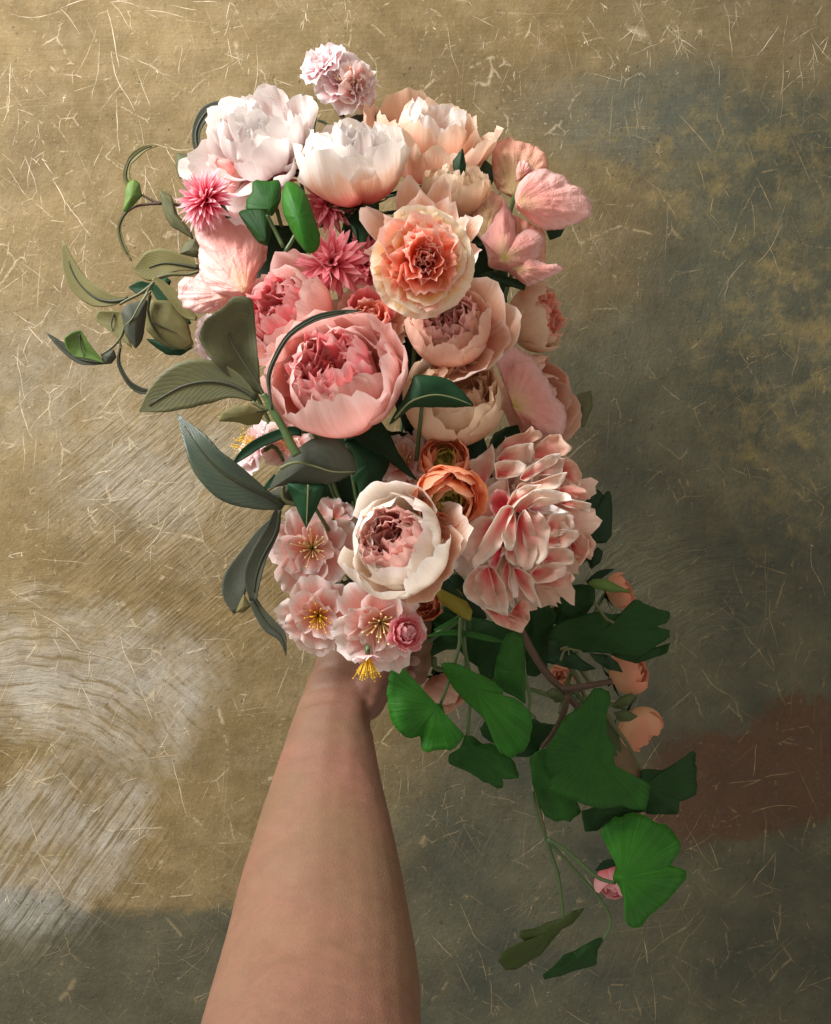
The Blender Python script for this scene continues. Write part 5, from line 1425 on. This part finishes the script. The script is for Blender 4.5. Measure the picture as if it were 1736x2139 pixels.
def loft(sections, ns=28):
    """sections: (centre, right axis, radius right, front axis, radius front)"""
    vs, fs = [], []
    for c, a, ra, b, rb in sections:
        for k in range(ns):
            t = 2 * math.pi * k / ns
            vs.append(c + a * math.cos(t) * ra + b * math.sin(t) * rb)
    for i in range(len(sections) - 1):
        for k in range(ns):
            k2 = (k + 1) % ns
            fs.append((i * ns + k, i * ns + k2, (i + 1) * ns + k2, (i + 1) * ns + k))
    fs.append(tuple(range(ns - 1, -1, -1)))
    fs.append(tuple((len(sections) - 1) * ns + k for k in range(ns)))
    return vs, fs

def finger(pts, radii):
    P = [Vector(p) for p in catmull([tuple(p) for p in pts], 18)]
    rr = [r[0] for r in catmull([(r,) for r in radii], 18)]
    rr[0] *= .9
    # rounded tip
    d = (P[-1] - P[-2]).normalized()
    P += [P[-1] + d * rr[-1] * .55, P[-1] + d * rr[-1] * .85]
    rr += [rr[-1] * .8, rr[-1] * .35]
    return tube_geo(P, rr, 12)

def build_person():
    # outline of the arm (view px): y, left, right, depth
    rows = [(2420, 348, 900, -.560), (2260, 392, 893, -.510), (2139, 424, 881, -.470), (2060, 448, 878, -.445), (1960, 474, 864, -.415), (1860, 500, 846, -.387),
            (1760, 529, 826, -.359), (1660, 561, 804, -.331), (1560, 594, 783, -.303), (1500, 614, 776, -.286), (1450, 632, 776, -.272), (1400, 652, 788, -.258), (1350, 672, 806, -.245), (1300, 695, 820, -.235)]
    secs = []
    X, Yf = Vector((1, 0, 0)), Vector((0, 1, 0))
    D = catmull(rows, 60)
    cs = [V((l + r) / 2, py, y) for py, l, r, y in D]
    for i, (py, l, r, y) in enumerate(D):
        c = cs[i]
        T = (cs[min(i + 1, len(cs) - 1)] - cs[max(i - 1, 0)]).normalized()
        front = T.cross(X).normalized()
        hw = M((r - l) / 2, y)
        flat = .80 if py > 1500 else .62
        secs.append((c, X, hw, front, hw * flat))
    parts = [loft(secs)]
    # heel of the thumb, right of the wrist
    parts.append(finger([V(742, 1500, -.268), V(768, 1462, -.272), V(790, 1420, -.270), V(812, 1370, -.272)], [M(30, -.27), M(40, -.27), M(34, -.27), M(26, -.27)]))
    parts.append(finger([V(775, 1440, -.272), V(800, 1395, -.275), V(832, 1345, -.278), V(858, 1312, -.272)], [.0135, .0120, .0100, .0085]))
    # palm
    parts.append(finger([V(735, 1400, -.248), V(752, 1350, -.236), V(770, 1300, -.225)], [.022, .024, .020]))
    parts.append(finger([V(760, 1440, -.250), V(790, 1390, -.238), V(806, 1330, -.226)], [.019, .021, .016]))
    # four fingers closing round the stems from behind
    for k, (py, l) in enumerate(((1292, 1.0), (1330, 1.06), (1367, 1.0), (1400, .86))):
        r = (.0088, .0090, .0086, .0076)[k]
        dx = (0, 6, 4, -6)[k]
        parts.append(finger([V(775, py - 4, -.222), V(812 + dx, py - 6, -.196), V(852 + dx, py, -.194), V(876 + dx, py + 6, -.212), V(878 + dx, py + 12, -.238), V(862 + dx, py + 14, -.256)], [r * 1.15, r * 1.1, r * 1.05, r, r * .92, r * .82]))
    v, f = merge(parts)
    me = bpy.data.meshes.new('tmp_body')
    me.from_pydata([tuple(p) for p in v], [], f)
    o = bpy.data.objects.new('tmp_body', me)
    col.objects.link(o)
    rm = o.modifiers.new('remesh', 'REMESH')
    rm.mode = 'VOXEL'
    rm.voxel_size = .0018
    sm = o.modifiers.new('smooth', 'SMOOTH')
    sm.factor = .6
    sm.iterations = 7
    dg = bpy.context.evaluated_depsgraph_get()
    me2 = bpy.data.meshes.new_from_object(o.evaluated_get(dg))
    bpy.data.objects.remove(o)
    me2.name = 'person'
    # folds of the skin, tendons and the soft unevenness of a real arm
    def to_px(c):
        d = c.y - CAMY
        return 868 + c.x / (K * d) * 1736, 1069.5 - c.z / (K * d) * 1736
    CRS = [([(560, 1972), (620, 1990), (690, 1986), (740, 1972)], 15, .0005), ([(640, 2052), (740, 2040), (800, 2046)], 14, .0004),
           ([(640, 1405), (690, 1392), (740, 1402), (775, 1420)], 7, .0008), ([(630, 1446), (690, 1436), (760, 1452)], 7, .0007), ([(776, 1518), (768, 1480), (772, 1440)], 9, .0013)]
    CRS = [(catmull(c, 24), w, d) for c, w, d in CRS]
    TND = [(catmull([(672, 1600), (690, 1480), (705, 1380)], 20), 16, .0005), (catmull([(730, 1620), (735, 1500), (742, 1420)], 20), 16, .0004), (catmull([(650, 1900), (660, 1760), (672, 1640)], 20), 40, .0006)]
    nrm = [v.normal.copy() for v in me2.vertices]
    for v, n in zip(me2.vertices, nrm):
        if n.y > .25:
            continue
        px, py = to_px(v.co)
        d = .0004 * n3(v.co.x * 45, v.co.y * 38, v.co.z * 38) + .00018 * n3(v.co.x * 130, v.co.y * 110, v.co.z * 110)
        for crv, w, dep in CRS:
            m = min((px - q[0]) ** 2 + (py - q[1]) ** 2 for q in crv)
            if m < 9 * w * w:
                d -= dep * math.exp(-m / (w * w))
        for crv, w, dep in TND:
            m = min((px - q[0]) ** 2 + (py - q[1]) ** 2 for q in crv)
            if m < 9 * w * w:
                d += dep * math.exp(-m / (w * w))
        v.co += n * d
    base = V(640, 2420, -.56)
    me2.transform(Matrix.Translation(-base))
    me2.polygons.foreach_set("use_smooth", [True] * len(me2.polygons))
    me2.materials.clear()
    me2.materials.append(SKIN)
    p = link('person', me2)
    p.location = base
    p["label"] = 'bare forearm raised from the bottom edge, its hand gripping the flower stems'
    p["category"] = 'person'
    nail = plain_mat('fingernail', (.38, .21, .16), .35, .5, .1)
    for k, py in enumerate((1306, 1344, 1381, 1412)):
        dx = (0, 6, 4, -6)[k]
        c = V(860 + dx, py, -.2635)
        vs, fs = [c - base + Vector((0, -.0011, 0))], []
        for ri in (1, 2, 3):
            for k2 in range(14):
                an = 2 * math.pi * k2 / 14
                q = ri / 3
                vs.append(c - base + Vector((math.cos(an) * .0046 * q, -.0011 + .0018 * q * q, math.sin(an) * .0035 * q)))
        for k2 in range(14):
            k3 = (k2 + 1) % 14
            fs.append((0, 1 + k2, 1 + k3))
            for ri in (0, 1):
                o = 1 + ri * 14
                fs.append((o + k2, o + 14 + k2, o + 14 + k3, o + k3))
        link('fingernail', new_mesh('fingernail', vs, fs, None, nail), p)

build_person()
